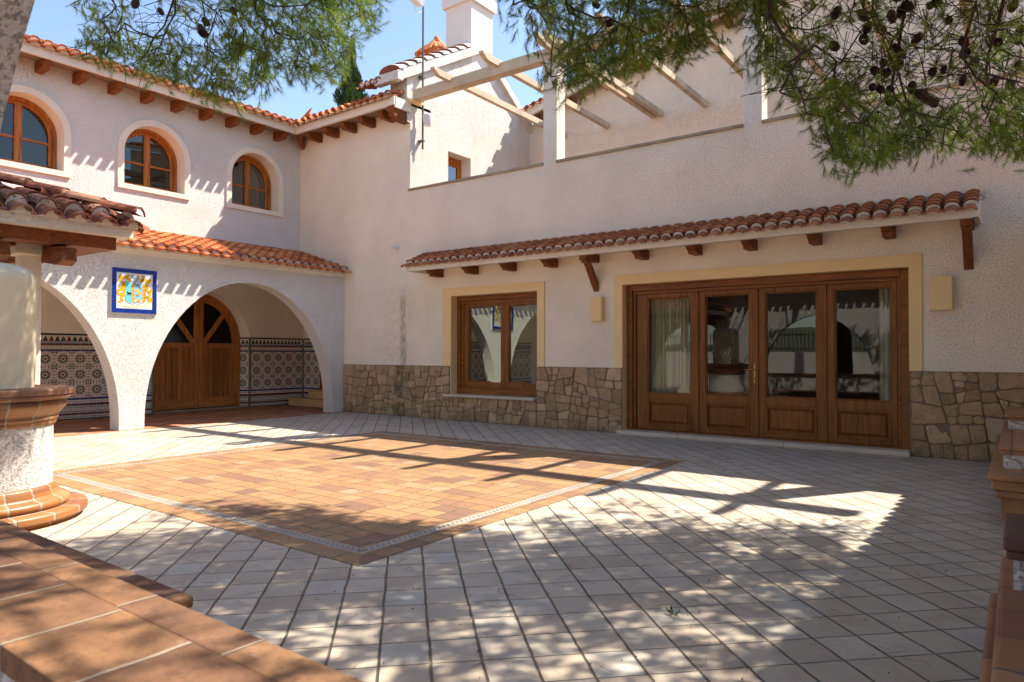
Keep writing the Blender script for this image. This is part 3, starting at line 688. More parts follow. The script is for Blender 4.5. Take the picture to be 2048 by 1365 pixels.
# ---- stone plinth (real stones from clipped voronoi cells)
def clip(poly, n, d):
    out = []
    for i in range(len(poly)):
        a, b = poly[i], poly[(i+1) % len(poly)]
        da, db = a[0]*n[0]+a[1]*n[1]-d, b[0]*n[0]+b[1]*n[1]-d
        if da <= 0: out.append(a)
        if da*db < 0:
            t = da/(da-db); out.append((a[0]+(b[0]-a[0])*t, a[1]+(b[1]-a[1])*t))
    return out
def rubble(mb, x0, x1, z0, z1, seed, cell=.235):
    rg = random.Random(seed); cells = []
    def area(p): return abs(sum(p[i][0]*p[(i+1)%len(p)][1]-p[(i+1)%len(p)][0]*p[i][1] for i in range(len(p))))/2
    def split(poly, depth):
        xs = [p[0] for p in poly]; zs = [p[1] for p in poly]; w_, h_ = max(xs)-min(xs), max(zs)-min(zs)
        lim = rg.choice((.15,.22,.27,.31,.36))
        if (w_ < lim*1.15 and h_ < lim) or depth > 14 or area(poly) < .009: cells.append(poly); return
        t = rg.uniform(.36,.64)
        if w_ > h_*1.1: a = rg.gauss(0,.17); n_ = (math.cos(a), math.sin(a)); c_ = (min(xs)+w_*t, min(zs)+h_*.5)
        else: a = PI/2+rg.gauss(0,.15); n_ = (math.cos(a), math.sin(a)); c_ = (min(xs)+w_*.5, min(zs)+h_*t)
        d_ = c_[0]*n_[0]+c_[1]*n_[1]
        A_ = clip(poly, n_, d_); B_ = clip(poly, (-n_[0],-n_[1]), -d_)
        if len(A_) < 3 or len(B_) < 3 or min(area(A_), area(B_)) < .004: cells.append(poly); return
        split(A_, depth+1); split(B_, depth+1)
    # start from a few wide panels so that long joints do not run through
    split([(x0,z0),(x1,z0),(x1,z1),(x0,z1)], 0)
    for poly in cells:
        # shrink by the joint
        q_ = poly; n_p = len(poly); cx0 = sum(a[0] for a in poly)/n_p; cz0 = sum(a[1] for a in poly)/n_p
        for i in range(n_p):
            a, b = poly[i], poly[(i+1)%n_p]; ex, ez = b[0]-a[0], b[1]-a[1]; L = math.hypot(ex, ez)
            if L < 1e-5: continue
            nn_ = (ez/L, -ex/L)
            if nn_[0]*(cx0-a[0])+nn_[1]*(cz0-a[1]) > 0: nn_ = (-nn_[0], -nn_[1])
            q_ = clip(q_, nn_, nn_[0]*a[0]+nn_[1]*a[1]-rg.uniform(.002,.008))
            if len(q_) < 3: break
        poly = q_
        if len(poly) < 3: continue
        cx = sum(a[0] for a in poly)/len(poly); cz = sum(a[1] for a in poly)/len(poly)
        # subdivide edges and wobble, cut corners
        P = []
        n = len(poly)
        for i in range(n):
            a, b = poly[i], poly[(i+1)%n]; L = math.hypot(b[0]-a[0], b[1]-a[1])
            if L < .02: P.append(((a[0]+b[0])/2,(a[1]+b[1])/2)); continue
            c = min(rg.uniform(.012,.034), L*.33)/L
            ts = [c, .35, .65, 1-c] if L > .09 else [c, 1-c]
            for t in ts:
                x, z = a[0]+(b[0]-a[0])*t, a[1]+(b[1]-a[1])*t
                s = 1 - rg.uniform(-.005, .05)
                P.append((cx+(x-cx)*s, cz+(z-cz)*s))
        n = len(P); h_ = rg.uniform(.016, .042); tx, tz = rg.uniform(-.05,.05), rg.uniform(-.05,.05)
        r_ = rg.random()
        def yy(x, z, e=0): return -(h_ + (x-cx)*tx + (z-cz)*tz) + e
        v0 = [(x, .01, z) for x, z in P]; v1 = [(x, yy(x,z,.010), z) for x, z in P]
        v2 = [(cx+(x-cx)*.95+rg.uniform(-.003,.003), yy(x,z,rg.uniform(-.004,.004)), cz+(z-cz)*.95+rg.uniform(-.003,.003)) for x, z in P]
        v3 = [(cx+(x-cx)*.5+rg.uniform(-.008,.008), yy(x,z,-rg.uniform(-.003,.007)), cz+(z-cz)*.5) for x, z in P]
        fs = [(i,(i+1)%n,n+(i+1)%n,n+i) for i in range(n)] + [(n+i,n+(i+1)%n,2*n+(i+1)%n,2*n+i) for i in range(n)]
        fs += [(2*n+i,2*n+(i+1)%n,3*n+(i+1)%n,3*n+i) for i in range(n)] + [tuple(range(3*n,4*n))]
        mb.add(v0+v1+v2+v3, fs, 0, r_, False)
for sd, (a, b, c, d) in enumerate(((1.56,4.70,0,1.04),(4.70,6.74,0,.455),(6.74,8.412,0,1.055),(12.47,15.0,0,1.075))):
    pl = MB(); rubble(pl, a, b, c, d, 20+sd); pl.box(a-.005,b+.004,(-.014,-.0145,-.014,-.014)[sd],.02,-.02,d+.003,1)
    pl.build('stone_plinth', [M['stone'], M['mortarfill']], house)
# ---- ground floor window
s = MB()
s.box(4.515,4.735,-.022,.01,1.045,2.394); s.box(6.751,6.902,-.022,.01,1.06,2.394); s.box(4.515,6.902,-.0225,.01,2.394,2.552)
s.quad((4.736,-.02,.5),(4.736,-.02,2.394),(4.736,.30,2.394),(4.736,.30,.5)); s.quad((6.75,-.02,.5),(6.75,-.02,2.394),(6.75,.30,2.394),(6.75,.30,.5)); s.quad((4.736,-.02,2.393),(6.75,-.02,2.393),(6.75,.30,2.393),(4.736,.30,2.393))
win = s.build('window', M['cream'], house)
s = MB(); s.box(4.60,6.735,-.115,.24,.472,.505); s.box(4.61,6.725,-.10,.2,.456,.472); bevel(s.build('sill', M['sillstone'], win), .005)
def frame_xz(mb, x0, x1, z0, z1, wl, wr, wb_, wt, y0, y1):
    mb.box(x0,x0+wl,y0,y1,z0,z1); mb.box(x1-wr,x1,y0,y1,z0,z1)
    mb.box(x0+wl,x1-wr,y0+.0005,y1-.0005,z0,z0+wb_) ; mb.box(x0+wl,x1-wr,y0+.0005,y1-.0005,z1-wt,z1)
s = MB()
frame_xz(s, 4.738,6.748,.506,2.392,.075,.075,.11,.09,.16,.30); frame_xz(s, 4.813,6.673,.616,2.302,.07,.04,.03,.06,.19,.30)
bevel(s.build('frame', M['wood_x'], win), .006)
for (a, b) in ((4.883,5.846),(5.850,6.66)):
    s = MB(); frame_xz(s, a,b,.646,2.262,.11,.07,.10,.085,.205,.27); frame_xz(s, a+.11,b-.07,.746,2.177,.02,.02,.02,.02,.225,.265)
    sash = bevel(s.build('sash', M['wood_z'], win), .005)
s = MB(); 
PW = -.030
s.quad((4.99,.245,.74),(5.82,.245+PW,.74),(5.82,.245+PW,2.19),(4.99,.245,2.19)); s.build('pane', M['glass_strong'], win)
s = MB(); s.quad((5.87,.245,.74),(6.62,.245+PW,.74),(6.62,.245+PW,2.19),(5.87,.245,2.19)); s.build('pane', M['glass_strong'], win)

# ---- glazed folding door
s = MB()
s.box(8.277,8.419,-.022,.01,1.06,2.404); s.box(12.461,12.604,-.022,.01,1.08,2.404); s.box(8.277,12.604,-.0225,.01,2.404,2.562)
s.quad((8.42,-.02,0),(8.42,-.02,2.404),(8.42,.30,2.404),(8.42,.30,0)); s.quad((12.46,-.02,0),(12.46,-.02,2.404),(12.46,.30,2.404),(12.46,.30,0)); s.quad((8.42,-.02,2.403),(12.46,-.02,2.403),(12.46,.30,2.403),(8.42,.30,2.403))
door = s.build('glazed_door', M['cream'], house)
s = MB()
for a, b in ((8.36,9.4),(9.403,10.95),(10.953,12.47)): s.box(a,b,-.13,.28,.0,.062)
bevel(s.build('threshold', M['sillstone'], door), .01)
s = MB(); frame_xz(s, 8.425,12.455,.064,2.400,.10,.10,.02,.10,.12,.32); frame_xz(s, 8.525,12.355,.084,2.300,.045,.045,.0,.05,.155,.30)
bevel(s.build('frame', M['wood_x'], door), .008)
posts = [8.57, 9.60, 10.50, 11.43, 12.31]
for i in range(4):
    a, b = posts[i]+.006, posts[i+1]-.006
    s = MB(); wl = .19 if i in (0,) else .115; wr = .105
    if i == 3: wr = .07
    s.box(a,a+wl,.185,.235,.084,2.25); s.box(b-wr,b,.185,.235,.084,2.25)
    s.box(a+wl,b-wr,.1855,.2345,.084,.15); s.box(a+wl,b-wr,.1855,.2345,.545,.66); s.box(a+wl,b-wr,.1855,.2345,2.18,2.25)
    # glazing beads and raised panel
    frame_xz(s, a+wl, b-wr, .66, 2.18, .018,.018,.018,.018,.20,.232)
    frame_xz(s, a+wl, b-wr, .15, .545, .03,.03,.03,.03,.176,.232)
    s.box(a+wl+.03,b-wr-.03,.213,.23,.18,.515)
    x0,x1,z0,z1 = a+wl+.075,b-wr-.075,.225,.47
    s.add([(a+wl+.045,.213,.195),(b-wr-.045,.213,.195),(b-wr-.045,.213,.5),(a+wl+.045,.213,.5),(x0,.192,z0),(x1,.192,z0),(x1,.192,z1),(x0,.192,z1)], [(0,1,5,4),(1,2,6,5),(2,3,7,6),(3,0,4,7),(4,5,6,7)])
    leaf = bevel(s.build('leaf', M['wood_z'], door), .005)
    s = MB(); s.quad((a+wl,.222,.66),(b-wr,.222,.66),(b-wr,.222,2.18),(a+wl,.222,2.18)); s.build('pane', M['glass'], door)
for x in posts[1:4]:
    s = MB(); s.box(x-.022,x+.022,.162,.19,.084,2.29); s.tube([(x,.165,2.20),(x,.165,2.26)], .02, 8); bevel(s.build('astragal', M['wood_z'], door), .006)
s = MB(); s.box(10.455,10.495,.165,.187,.86,1.15); s.tube([(10.47,.17,1.06),(10.47,.12,1.06)], .011, 8); s.tube([(10.47,.12,1.06),(10.41,.115,1.065),(10.36,.115,1.055),(10.335,.12,1.062)], [.011,.010,.009,.007], 8); s.tube([(10.475,.16,.94),(10.475,.15,.93)], .012, 8)
s.build('handle', M['brass'], door)
# rooms behind
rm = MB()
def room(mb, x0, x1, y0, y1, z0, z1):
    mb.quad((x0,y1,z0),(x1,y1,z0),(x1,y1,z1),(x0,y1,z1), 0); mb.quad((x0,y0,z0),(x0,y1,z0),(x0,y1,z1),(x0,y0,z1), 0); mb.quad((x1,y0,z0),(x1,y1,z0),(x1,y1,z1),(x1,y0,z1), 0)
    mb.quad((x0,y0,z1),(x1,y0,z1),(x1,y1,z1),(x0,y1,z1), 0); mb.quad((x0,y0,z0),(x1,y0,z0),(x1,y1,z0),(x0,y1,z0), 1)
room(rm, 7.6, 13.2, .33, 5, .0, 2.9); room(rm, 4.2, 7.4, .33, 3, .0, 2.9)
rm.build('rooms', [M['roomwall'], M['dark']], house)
def curtain(name, x0, x1, y, z0, z1, folds, mat, label, amp=.035, grp=None):
    mb = MB(); n = folds*8; vs = []
    for j in range(2):
        z = (z0, z1)[j]
        for i in range(n+1):
            t = i/n; vs.append((x0+(x1-x0)*t+.006*math.sin(t*37), y+amp*math.sin(t*folds*2*PI)*(1+.3*math.sin(t*23)), z))
    mb.add(vs, [(i,i+1,n+1+i+1,n+1+i) for i in range(n)], 0, None, True)
    return tag(mb.build(name, mat), label, 'curtain', grp)
curtain('curtain', 8.72, 9.38, .42, .10, 2.32, 11, M['curtain'], 'cream pleated curtain hanging behind the leftmost door pane')
curtain('curtain', 12.06, 12.42, .42, .10, 2.32, 6, M['curtain'], 'narrow cream curtain behind the right edge of the rightmost door pane')
curtain('window_blind', 4.80, 6.72, .40, .52, 2.36, 2, M['sheer'], 'plain grey green blind hanging behind the ground floor window', .004)

# ---- tiled canopy
cn = MB()
cn.box(4.06,13.22,-.55,-.47,2.87,2.965,0); cn.box(4.08,13.20,-.47,0,2.93,2.96,0)
cn.prism([(4.04,-.56,2.87),(4.04,-.56,3.0),(4.04,0,3.235),(4.04,0,2.87)], (.05,0,0), 0); cn.prism([(13.17,-.56,2.87),(13.17,-.56,3.0),(13.17,0,3.245),(13.17,0,2.87)], (.06,0,0), 0)
cano = cn.build('canopy', M['stucco_fine'], house)
barrel_roof('canopy_tiles', cano, (4.01,-.60,2.958), (1,0,0), (0,-1,-.42), 49, .1885, .62, M['tile_canopy'], course=.155, seed=21, rise=.047, bw=.42)
for x in (4.434,5.325,6.206,7.087,8.794,9.664,10.482,11.35,12.23):
    m_ = MB(); x_ = x+.03
    m_.prism([(x_-.06,0,2.93),(x_-.06,-.45,2.93),(x_-.06,-.45,2.875),(x_-.06,-.36,2.865),(x_-.06,-.345,2.84),(x_-.06,-.29,2.82),(x_-.06,-.27,2.775),(x_-.06,0,2.775)], (.12,0,0))
    m_.build('corbel', M['corbel_y'], cano)
for x in (7.93, 13.10):
    m_ = MB(); m_.box(x-.06,x+.06,-.46,0,2.80,2.93); m_.box(x-.055,x+.055,-.40,-.28,2.76,2.80)
    m_.prism([(x-.05,-.36,2.80),(x-.05,-.28,2.80),(x-.05,-.0,2.46),(x-.05,0,2.32)], (.10,0,0))
    m_.build('bracket', M['corbel_z'], cano)
lt = MB()
for i in range(260):
    x = 11.2+2.0*math.sqrt(random.random()); k = round((x-4.01)/.1885); x = 4.01+.1885*k+random.uniform(-.04,.04)
    y = random.uniform(-.42,-.05); z = 2.99+(y+.6)*.42+random.uniform(0,.05); a = random.uniform(0,PI); l = .06
    lt.tube([(x,y,z),(x+l*math.cos(a),y+l*math.sin(a)*.6,z+random.uniform(-.01,.03))], .003, 3, 0, None, False)
lt.build('needle_litter', M['hay'], cano, kind='stuff')

# ---- porch arcade
pa = MB()
def ell(yc, a, b, z0, n=40): return [(yc - a*math.cos(PI*k/n), z0 + b*math.sin(PI*k/n)) for k in range(n+1)]
def arcpts(yc): 
    e = ell(yc, 2.0, 2.5, .15); return [(e[0][0]+.0, -.02)] + e + [(e[-1][0], -.02)]
HL = [arcpts(-6.69-.02), arcpts(-2.30)]
AX0, AX1 = 1.27, 1.60
arch_wall(pa, AX1, -10.5, .0, -.02, 3.0, HL); arch_wall(pa, AX0, -10.5, .0, -.02, 3.0, HL)
for p in HL: soffit_arch(pa, p, AX0, AX1)
pa.build('porch_arcade', M['stucco'], house)
pc_ = MB(); pc_.box(1.58, 1.645, -10.5, -.003, 2.945, 3.02); pc_.box(1.58,1.70,-10.5,-.003,3.02,3.045); pc_.box(-1.2,1.6,-10.5,1.0,2.96,3.0)
pc_.build('cornice', M['stucco_fine'], house)
def porch_stair(i): return 7
barrel_roof('porch_roof', house, (1.80,-10.4,3.045), (0,1,0), (1,0,-.30), 52, .2, 1.80, M['tile'], course=.26, seed=31)
# porch back wall, recess and wainscot
pb = MB()
DH = [( -2.86, -.02)] + [(-1.715 - 1.145*math.cos(PI*k/30), 1.50+1.16*math.sin(PI*k/30)) for k in range(31)] + [(-.57, -.02)]
arch_wall(pb, -1.1, -10.5, .95, -.02, 2.97, [DH])
DI = [( -2.72, -.02)] + [(-1.715 - 1.01*math.cos(PI*k/30), 1.50+1.13*math.sin(PI*k/30)) for k in range(31)] + [(-.705, -.02)]
n = len(DH); pb.add([(-1.1,p[0],p[1]) for p in DH]+[(-1.36,p[0],p[1]) for p in DI], [(i,i+1,n+i+1,n+i) for i in range(n-1)], 0, None, True)
pb.quad((-1.1,.95,-.02),(1.3,.95,-.02),(1.3,.95,2.97),(-1.1,.95,2.97))
pb.build('porch_back_wall', M['stucco_fine'], house)
# big arched door
s = MB()
def dz(y, r_=1.0): 
    t = max(0, 1-((y+1.715)/r_)**2); return 1.50+math.sqrt(t)*(r_*1.12)
xf = -1.34
# outer frame ring
pin = [(-2.72+.085,.03)]+[(-1.715-.925*math.cos(PI*k/30),1.50+1.045*math.sin(PI*k/30)) for k in range(31)]+[(-.705-.085,.03)]
pout = [(-2.73,.03)]+[(-1.715-1.015*math.cos(PI*k/30),1.50+1.14*math.sin(PI*k/30)) for k in range(31)]+[(-.70,.03)]
for i in range(n-1): s.quad((-1.30,pin[i][0],pin[i][1]),(-1.30,pout[i][0],pout[i][1]),(-1.30,pout[i+1][0],pout[i+1][1]),(-1.30,pin[i+1][0],pin[i+1][1]))
soffit_arch(s, pin, -1.30, -1.40, 0, False)
gd = s.build('arched_door', M['gate_z'], house)
for sgn in (-1, 1):
    s = MB(); yc = -1.715
    def Y(v): return yc+sgn*v
    def bx(v0, v1, z0, z1, x0, x1, m=0): s.box(x0,x1,min(Y(v0),Y(v1)),max(Y(v0),Y(v1)),z0,z1,m)
    bx(.004,.105,.05,1.50+1.03,-1.37,-1.31)      # meeting stile
    bx(.105,.92,.05,.27,-1.37,-1.312,1)          # bottom rail
    bx(.105,.92,1.40,1.51,-1.37,-1.312,1)        # lock rail
    bx(.86,.925,.27,1.40,-1.37,-1.3125)          # hanging stile
    npk = 6; w_ = (.86-.105)/npk
    for k in range(npk):
        s.box(-1.36,-1.328,min(Y(.105+k*w_+.006),Y(.105+(k+1)*w_-.006)),max(Y(.105+k*w_+.006),Y(.105+(k+1)*w_-.006)),.27,1.40,0,random.uniform(.15,.5))
    # curved top member
    pi_ = [(Y(.83*math.cos(a)),1.50+.94*math.sin(a)) for a in [PI/2*k/14 for k in range(15)]]
    po_ = [(Y(.93*math.cos(a)),1.50+1.05*math.sin(a)) for a in [PI/2*k/14 for k in range(15)]]
    for i in range(14):
        s.quad((-1.313,*pi_[i]),(-1.313,*po_[i]),(-1.313,*po_[i+1]),(-1.313,*pi_[i+1])); s.quad((-1.313,*pi_[i]),(-1.313,*pi_[i+1]),(-1.37,*pi_[i+1]),(-1.37,*pi_[i]))
    # diagonal brace
    a = Vector((-1.314,Y(.13),1.52)); b = Vector((-1.314,Y(.62),2.20)); d = (b-a).normalized(); q = Vector((0,-d.z,d.y))*.05
    s.prism([a-q,b-q,b+q,a+q], (-.05,0,0), 0)
    leaf = bevel(s.build('leaf', [M['gate_z'], M['gate_y']], gd), .004)
    s = MB(); s.poly([(-1.355,Y(.09),1.50)]+[(-1.355,Y(.88*math.cos(k*PI/28)),1.50+1.0*math.sin(k*PI/28)) for k in range(15)]); s.build('pane', M['dark_pane'] if 'dark_pane' in M else M['glass_dark'], gd)
s = MB(); s.box(-1.42,-1.2,-2.74,-.69,0.003,.032); s.build('door_sill', M['coping'], gd)
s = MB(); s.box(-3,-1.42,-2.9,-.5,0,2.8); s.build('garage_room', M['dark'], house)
# side door in porch + steps
s = MB(); s.box(-.385,-.30,.90,.94,.39,2.45); s.box(.50,.58,.90,.94,.39,2.45); s.box(-.30,.50,.90,.9395,2.37,2.45)
sd = s.build('side_door', M['wood_z'], house)
s = MB(); s.box(-.30,.50,.915,.935,.39,2.37); s.box(-.2,.4,.905,.915,.5,1.2); s.box(-.2,.4,.905,.915,1.35,2.25); s.build('leaf', M['wood_z'], sd)
st = thing('porch_steps', 'two travertine steps in the porch below the side door', 'steps', (0,.6,0))
s = MB(); s.box(-.93,1.15,.38,.94,.004,.155); s.box(-.95,1.16,.36,.94,.155,.185); bevel(s.build('lower_step', M['travertine'], st), .006)
s = MB(); s.box(-.45,1.15,.62,.94,.185,.355); s.box(-.47,1.16,.60,.94,.355,.388); bevel(s.build('upper_step', M['travertine'], st), .006)

# ---- glazed tile wainscot: pattern pieces laid on a backing, built in a strip coordinate t (along) and z
def wainscot(parent, P0, T, L, N, t_off, zlo=.0, seed=5):
    """P0: start point (z=0), T: unit dir along, N: outward normal, pattern phase t_off"""
    rg = random.Random(seed); mb = MB(); P0 = Vector(P0); T = Vector(T); N = Vector(N)
    mats = [M['g_white'], M['g_black'], M['g_green'], M['g_red'], M['g_dred'], M['g_blue'], M['g_pwhite']]
    def pt(t, z, e): return P0 + T*t + Vector((0,0,z)) + N*e
    def rect(t0, t1, z0, z1, m, e=.014):
        t0, t1 = max(t0,0), min(t1,L); z0 = max(z0, zlo)
        if t1 <= t0 or z1 <= z0: return
        mb.quad(pt(t0,z0,e),pt(t1,z0,e),pt(t1,z1,e),pt(t0,z1,e), m)
    def shape(pts, m, e=.0155):
        if min(p[0] for p in pts) < 0 or max(p[0] for p in pts) > L or min(p[1] for p in pts) < zlo: return
        mb.poly([pt(a,b,e) for a, b in pts], m)
    def dot(t, z, r_, m, k=6, e=.0155): shape([(t+r_*math.cos(2*PI*i/k+.3), z+r_*math.sin(2*PI*i/k+.3)) for i in range(k)], m, e)
    def rhomb(t, z, a, b, m): shape([(t-a,z),(t,z-b),(t+a,z),(t,z+b)], m)
    mb.prism([pt(0,zlo,0),pt(L,zlo,0),pt(L,1.653,0),pt(0,1.653,0)], N*.012, 0)
    rect(0,L,1.622,1.655,1,.020); rect(0,L,1.468,1.507,5,.014); rect(0,L,1.433,1.466,4,.014)
    rect(0,L,1.318,1.353,5,.014); rect(0,L,.377,.42,5,.014); rect(0,L,.262,.312,4); rect(0,L,.09,.127,4); rect(0,L,.0,.02,1)
    k0 = int(math.floor((0-t_off)/.30))-1; k1 = int(math.ceil((L-t_off)/.30))+1
    for k in range(k0, k1+1):
        tc = t_off+.30*k
        for q in range(3):       # stepped triangles
            t = tc-.1+.1*q; col = (2,1,3)[q]
            for s_ in range(4):
                w_ = .014+.009*s_; z1 = 1.600-s_*.0225; rect_ok = 0 < t-w_ and t+w_ < L
                if rect_ok: rect(t-w_,t+w_,z1-.0225,z1,col,.0155)
            rect(t-.048,t-.046,1.51,1.62,1,.0153)
        for q in range(12):      # chevrons and small beads
            t = tc-.15+.025*q
            shape([(t,1.472),(t+.012,1.472),(t+.022,1.487),(t+.012,1.503),(t,1.503),(t+.010,1.487)], 6)
            rhomb(t+.012,1.395,.010,.012,3 if q%2 else 6); dot(t,1.411,.004,5,4); dot(t,1.379,.004,5,4)
            rhomb(t+.012,.345,.010,.011,3 if q%2 else 5); rhomb(t+.012,.052,.010,.012,3 if q%2 else 5); dot(t,.067,.005,1,4); dot(t,.037,.005,1,4); dot(t,.358,.004,5,4)
        rect(tc-.15,tc+.15,1.420,1.424,4,.0153); rect(tc-.15,tc+.15,1.366,1.370,4,.0153); rect(tc-.15,tc+.15,.022,.026,5,.0153); rect(tc-.15,tc+.15,.078,.082,5,.0153)
        for zc in (1.174,.873,.573):
            dot(tc,zc,.026,3,10)
            for i in range(12):
                a = 2*PI*i/12; ca, sa = math.cos(a), math.sin(a)
                def pp(r_, w_): return (tc+ca*r_-sa*w_, zc+sa*r_+ca*w_)
                shape([pp(.034,0),pp(.048,-.0085),pp(.070,-.0165),pp(.088,-.008),pp(.088,.008),pp(.070,.0165),pp(.048,.0085)], 1 if i%2 else 2)
                b = a+PI/12; dot(tc+math.cos(b)*.100, zc+math.sin(b)*.100, .0095, 1, 5)
                dot(tc+ca*.112, zc+sa*.114, .0098, 3 if i%2 else 5, 5)
            for i in range(8):
                a = PI/8+PI/4*i; dot(tc+math.cos(a)*.138, zc+math.sin(a)*.138, .009, 5 if i%2 else 3, 4)
            for sx in (-1,1):
                for sz in (-1,1):
                    rhomb(tc+sx*.112,zc+sz*.112,.021,.021,5); dot(tc+sx*.135,zc+sz*.09,.0095,1,4); dot(tc+sx*.09,zc+sz*.135,.0095,1,4)
            for i in range(5):
                o = -.12+.06*i; rhomb(tc+.15, zc+o, .016, .019, (1,5,3,5,1)[i]); rhomb(tc+o, zc+.15, .019, .016, (1,5,3,5,1)[i])
            rhomb(tc+.15,zc+.15,.016,.016,3)
        for q in range(6):       # star border
            t = tc-.125+.05*q; z = .195
            dot(t,z,.015,6,6); 
            for sx in (-1,1):
                for sz in (-1,1):
                    rhomb(t+sx*.0125+.0125*0, z+sz*.036, .010, .016, (1,3,2)[q%3])
            rhomb(t+.025,z,.012,.024,5); dot(t+.025,z+.05,.008,5,4); dot(t+.025,z-.05,.008,5,4); dot(t,z+.058,.007,1,4); dot(t,z-.058,.007,1,4)
    # tile joints
    for k in range(int(L/.15)+2):
        t = (t_off % .15)+.15*k; rect(t-.0012,t+.0012,.0,1.62,0,.0162)
    return mb.build('tile_wainscot', mats, parent)
# left of the door, right of the door, reveal, end wall
wainscot(house, (-1.1,-9.0,0), (0,1,0), 6.14, (1,0,0), 9.0-4.839-.0+0.0, seed=1)
wainscot(house, (-1.1,-.57,0), (0,1,0), 1.50, (1,0,0), .17, seed=2)
rv = Vector((.26,.135,0)).normalized()
wainscot(house, (-1.355,-.703,0), (.8875,.4608,0), .285, (.4608,-.8875,0), .12, seed=3)
wainscot(house, (-1.1,.95,0), (1,0,0), .70, (0,-1,0), .22, .0, seed=4)
for (x, y) in ((-1.085,-2.845),(-1.085,-.585),(-1.075,.925)):
    s = MB(); s.tube([(x,y,.0),(x,y,1.655)], .024, 8); s.build('corner_trim', M['greenglaze'], house)

# ---- right wing with tiled eave (its scalloped shade falls on the paving)
rw = MB(); rw.box(14.45,17,-9.0,-.01,-.02,2.96,0); rw.box(13.96,14.45,-9.2,-.3,2.86,2.93,0)
rwo = rw.build('right_wing_wall', M['stucco'], house)
barrel_roof('right_wing_roof', house, (13.86,-.35,2.93), (0,-1,0), (-1,0,-.3), 44, .205, 1.2, M['tile'], seed=41, lipx=.01, bw=.46)
s = MB(); s.prism([(15.0,-.35,3.27),(17,-.35,4.0),(17,-.35,3.0),(15,-.35,3.0)], (0,-9,0)); s.build('right_wing_deck', M['tile_dark'], house)

# ================================================================== things on the walls
def sconce(x0, x1, z0, z1, label):
    t = thing('wall_lamp', label, 'wall lamp', ((x0+x1)/2, 0, z0), 'cream wall lamps beside the glazed door')
    s = MB(); n = 6; d = .115
    pr_ = [(x0,0),(x0,-d+.02)] + [(x0+.02-.02*math.cos(PI/2*k/4), -d+.02-.02*math.sin(PI/2*k/4)) for k in range(1,5)] + [(x1-.02+.02*math.sin(PI/2*k/4), -d+.02-.02*math.cos(PI/2*k/4)) for k in range(5)] + [(x1,0)]
    # open shell, top and bottom left open behind a rim
    nn = len(pr_); s.add([(a,b,z0) for a,b in pr_]+[(a,b,z1) for a,b in pr_], [(i,i+1,nn+i+1,nn+i) for i in range(nn-1)], 0, None, False)
    s.poly([(a,b,z0+.012) for a,b in pr_]); s.poly([(a,b,z1-.012) for a,b in pr_])
    s.build('lamp_shade', M['cream'], t)
    s = MB(); s.box((x0+x1)/2-.05,(x0+x1)/2+.05,-.03,-.001,z0+.05,z0+.055); s.build('back_plate', M['metal'], t)
sconce(7.872,8.09,1.83,2.225,'cream box wall lamp between the window and the glazed door')
sconce(12.70,12.94,1.84,2.25,'cream box wall lamp to the right of the glazed door')
s = MB(); s.tube([(3.26,.02,3.49),(3.26,-.17,3.47),(3.26,-.1701,3.47),(3.26,.01,3.489)], [.038,.038,.031,.031], 14, 0, None, False)
sp_ = s.build('drain_spout', [M['whiteplastic'], M['black']]); tag(sp_, 'short grey drain pipe sticking out of the wall above the damp streak', 'drain pipe')

# crest plaque on the arcade
pq = thing('crest_plaque', 'square ceramic tile panel with blue border and painted coat of arms between the porch arches', 'tile panel', (1.6,-4.5,1.95))
PX = 1.604; y0, y1, z0, z1 = -4.858, -4.133, 1.955, 2.695
def P2(a, b, e=0): return (PX+.03+e, y0+(y1-y0)*a, z0+(z1-z0)*b)   # a,b in 0..1
s = MB(); s.box(PX-.002,PX+.022,y0-.012,y1+.012,z0-.014,z1+.008); s.build('backing', M['mortar'], pq)
s = MB(); bw_ = .092
for k in range(4):
    a0, a1 = bw_+k*(1-2*bw_)/4, bw_+(k+1)*(1-2*bw_)/4; g0 = .003
    lo = 0 if k == 0 else a0+g0; hi = 1 if k == 3 else a1-g0
    for b0, b1, fl in ((0,bw_,0),(1-bw_,1,1)):
        inner0, inner1 = a0+g0, a1-g0
        lo_o, hi_o = (0.004 if k == 0 else inner0), (.996 if k == 3 else inner1)
        if not fl: s.prism([P2(lo_o,0,-.012),P2(hi_o,0,-.012),P2(inner1,bw_,-.012),P2(inner0,bw_,-.012)], (.014,0,0)); s.prism([P2(0,lo_o,-.012),P2(bw_,inner0,-.012),P2(bw_,inner1,-.012),P2(0,hi_o,-.012)], (.014,0,0))
        else: s.prism([P2(inner0,1-bw_,-.012),P2(inner1,1-bw_,-.012),P2(hi_o,1,-.012),P2(lo_o,1,-.012)], (.014,0,0)); s.prism([P2(1-bw_,inner0,-.012),P2(1,lo_o,-.012),P2(1,hi_o,-.012),P2(1-bw_,inner1,-.012)], (.014,0,0))
s.build('border', M['g_cobalt'], pq)
s = MB(); ii = bw_+.006; nt_ = 4
for i in range(nt_):
    for j in range(nt_):
        a0 = ii+(1-2*ii)*i/nt_+.0015; a1 = ii+(1-2*ii)*(i+1)/nt_-.0015; b0 = ii+(1-2*ii)*j/nt_+.0015; b1 = ii+(1-2*ii)*(j+1)/nt_-.0015
        s.poly([P2(a0,b0,-.004),P2(a1,b0,-.004),P2(a1,b1,-.004),P2(a0,b1,-.004)])
s.build('tiles', M['g_pwhite'], pq)
s = MB()
cm = [M['g_turq'],M['g_sky'],M['g_yellow'],M['g_orange'],M['g_steel'],M['g_black'],M['g_olive'],M['g_pwhite'],M['g_dred'],M['g_pale']]
def q2(a, b, e): return P2(a, 1-b, e)       # b measured from the top
def flat(pts, m, e=.0): s.poly([q2(a,b,e-.002) for a, b in pts][::-1], m)
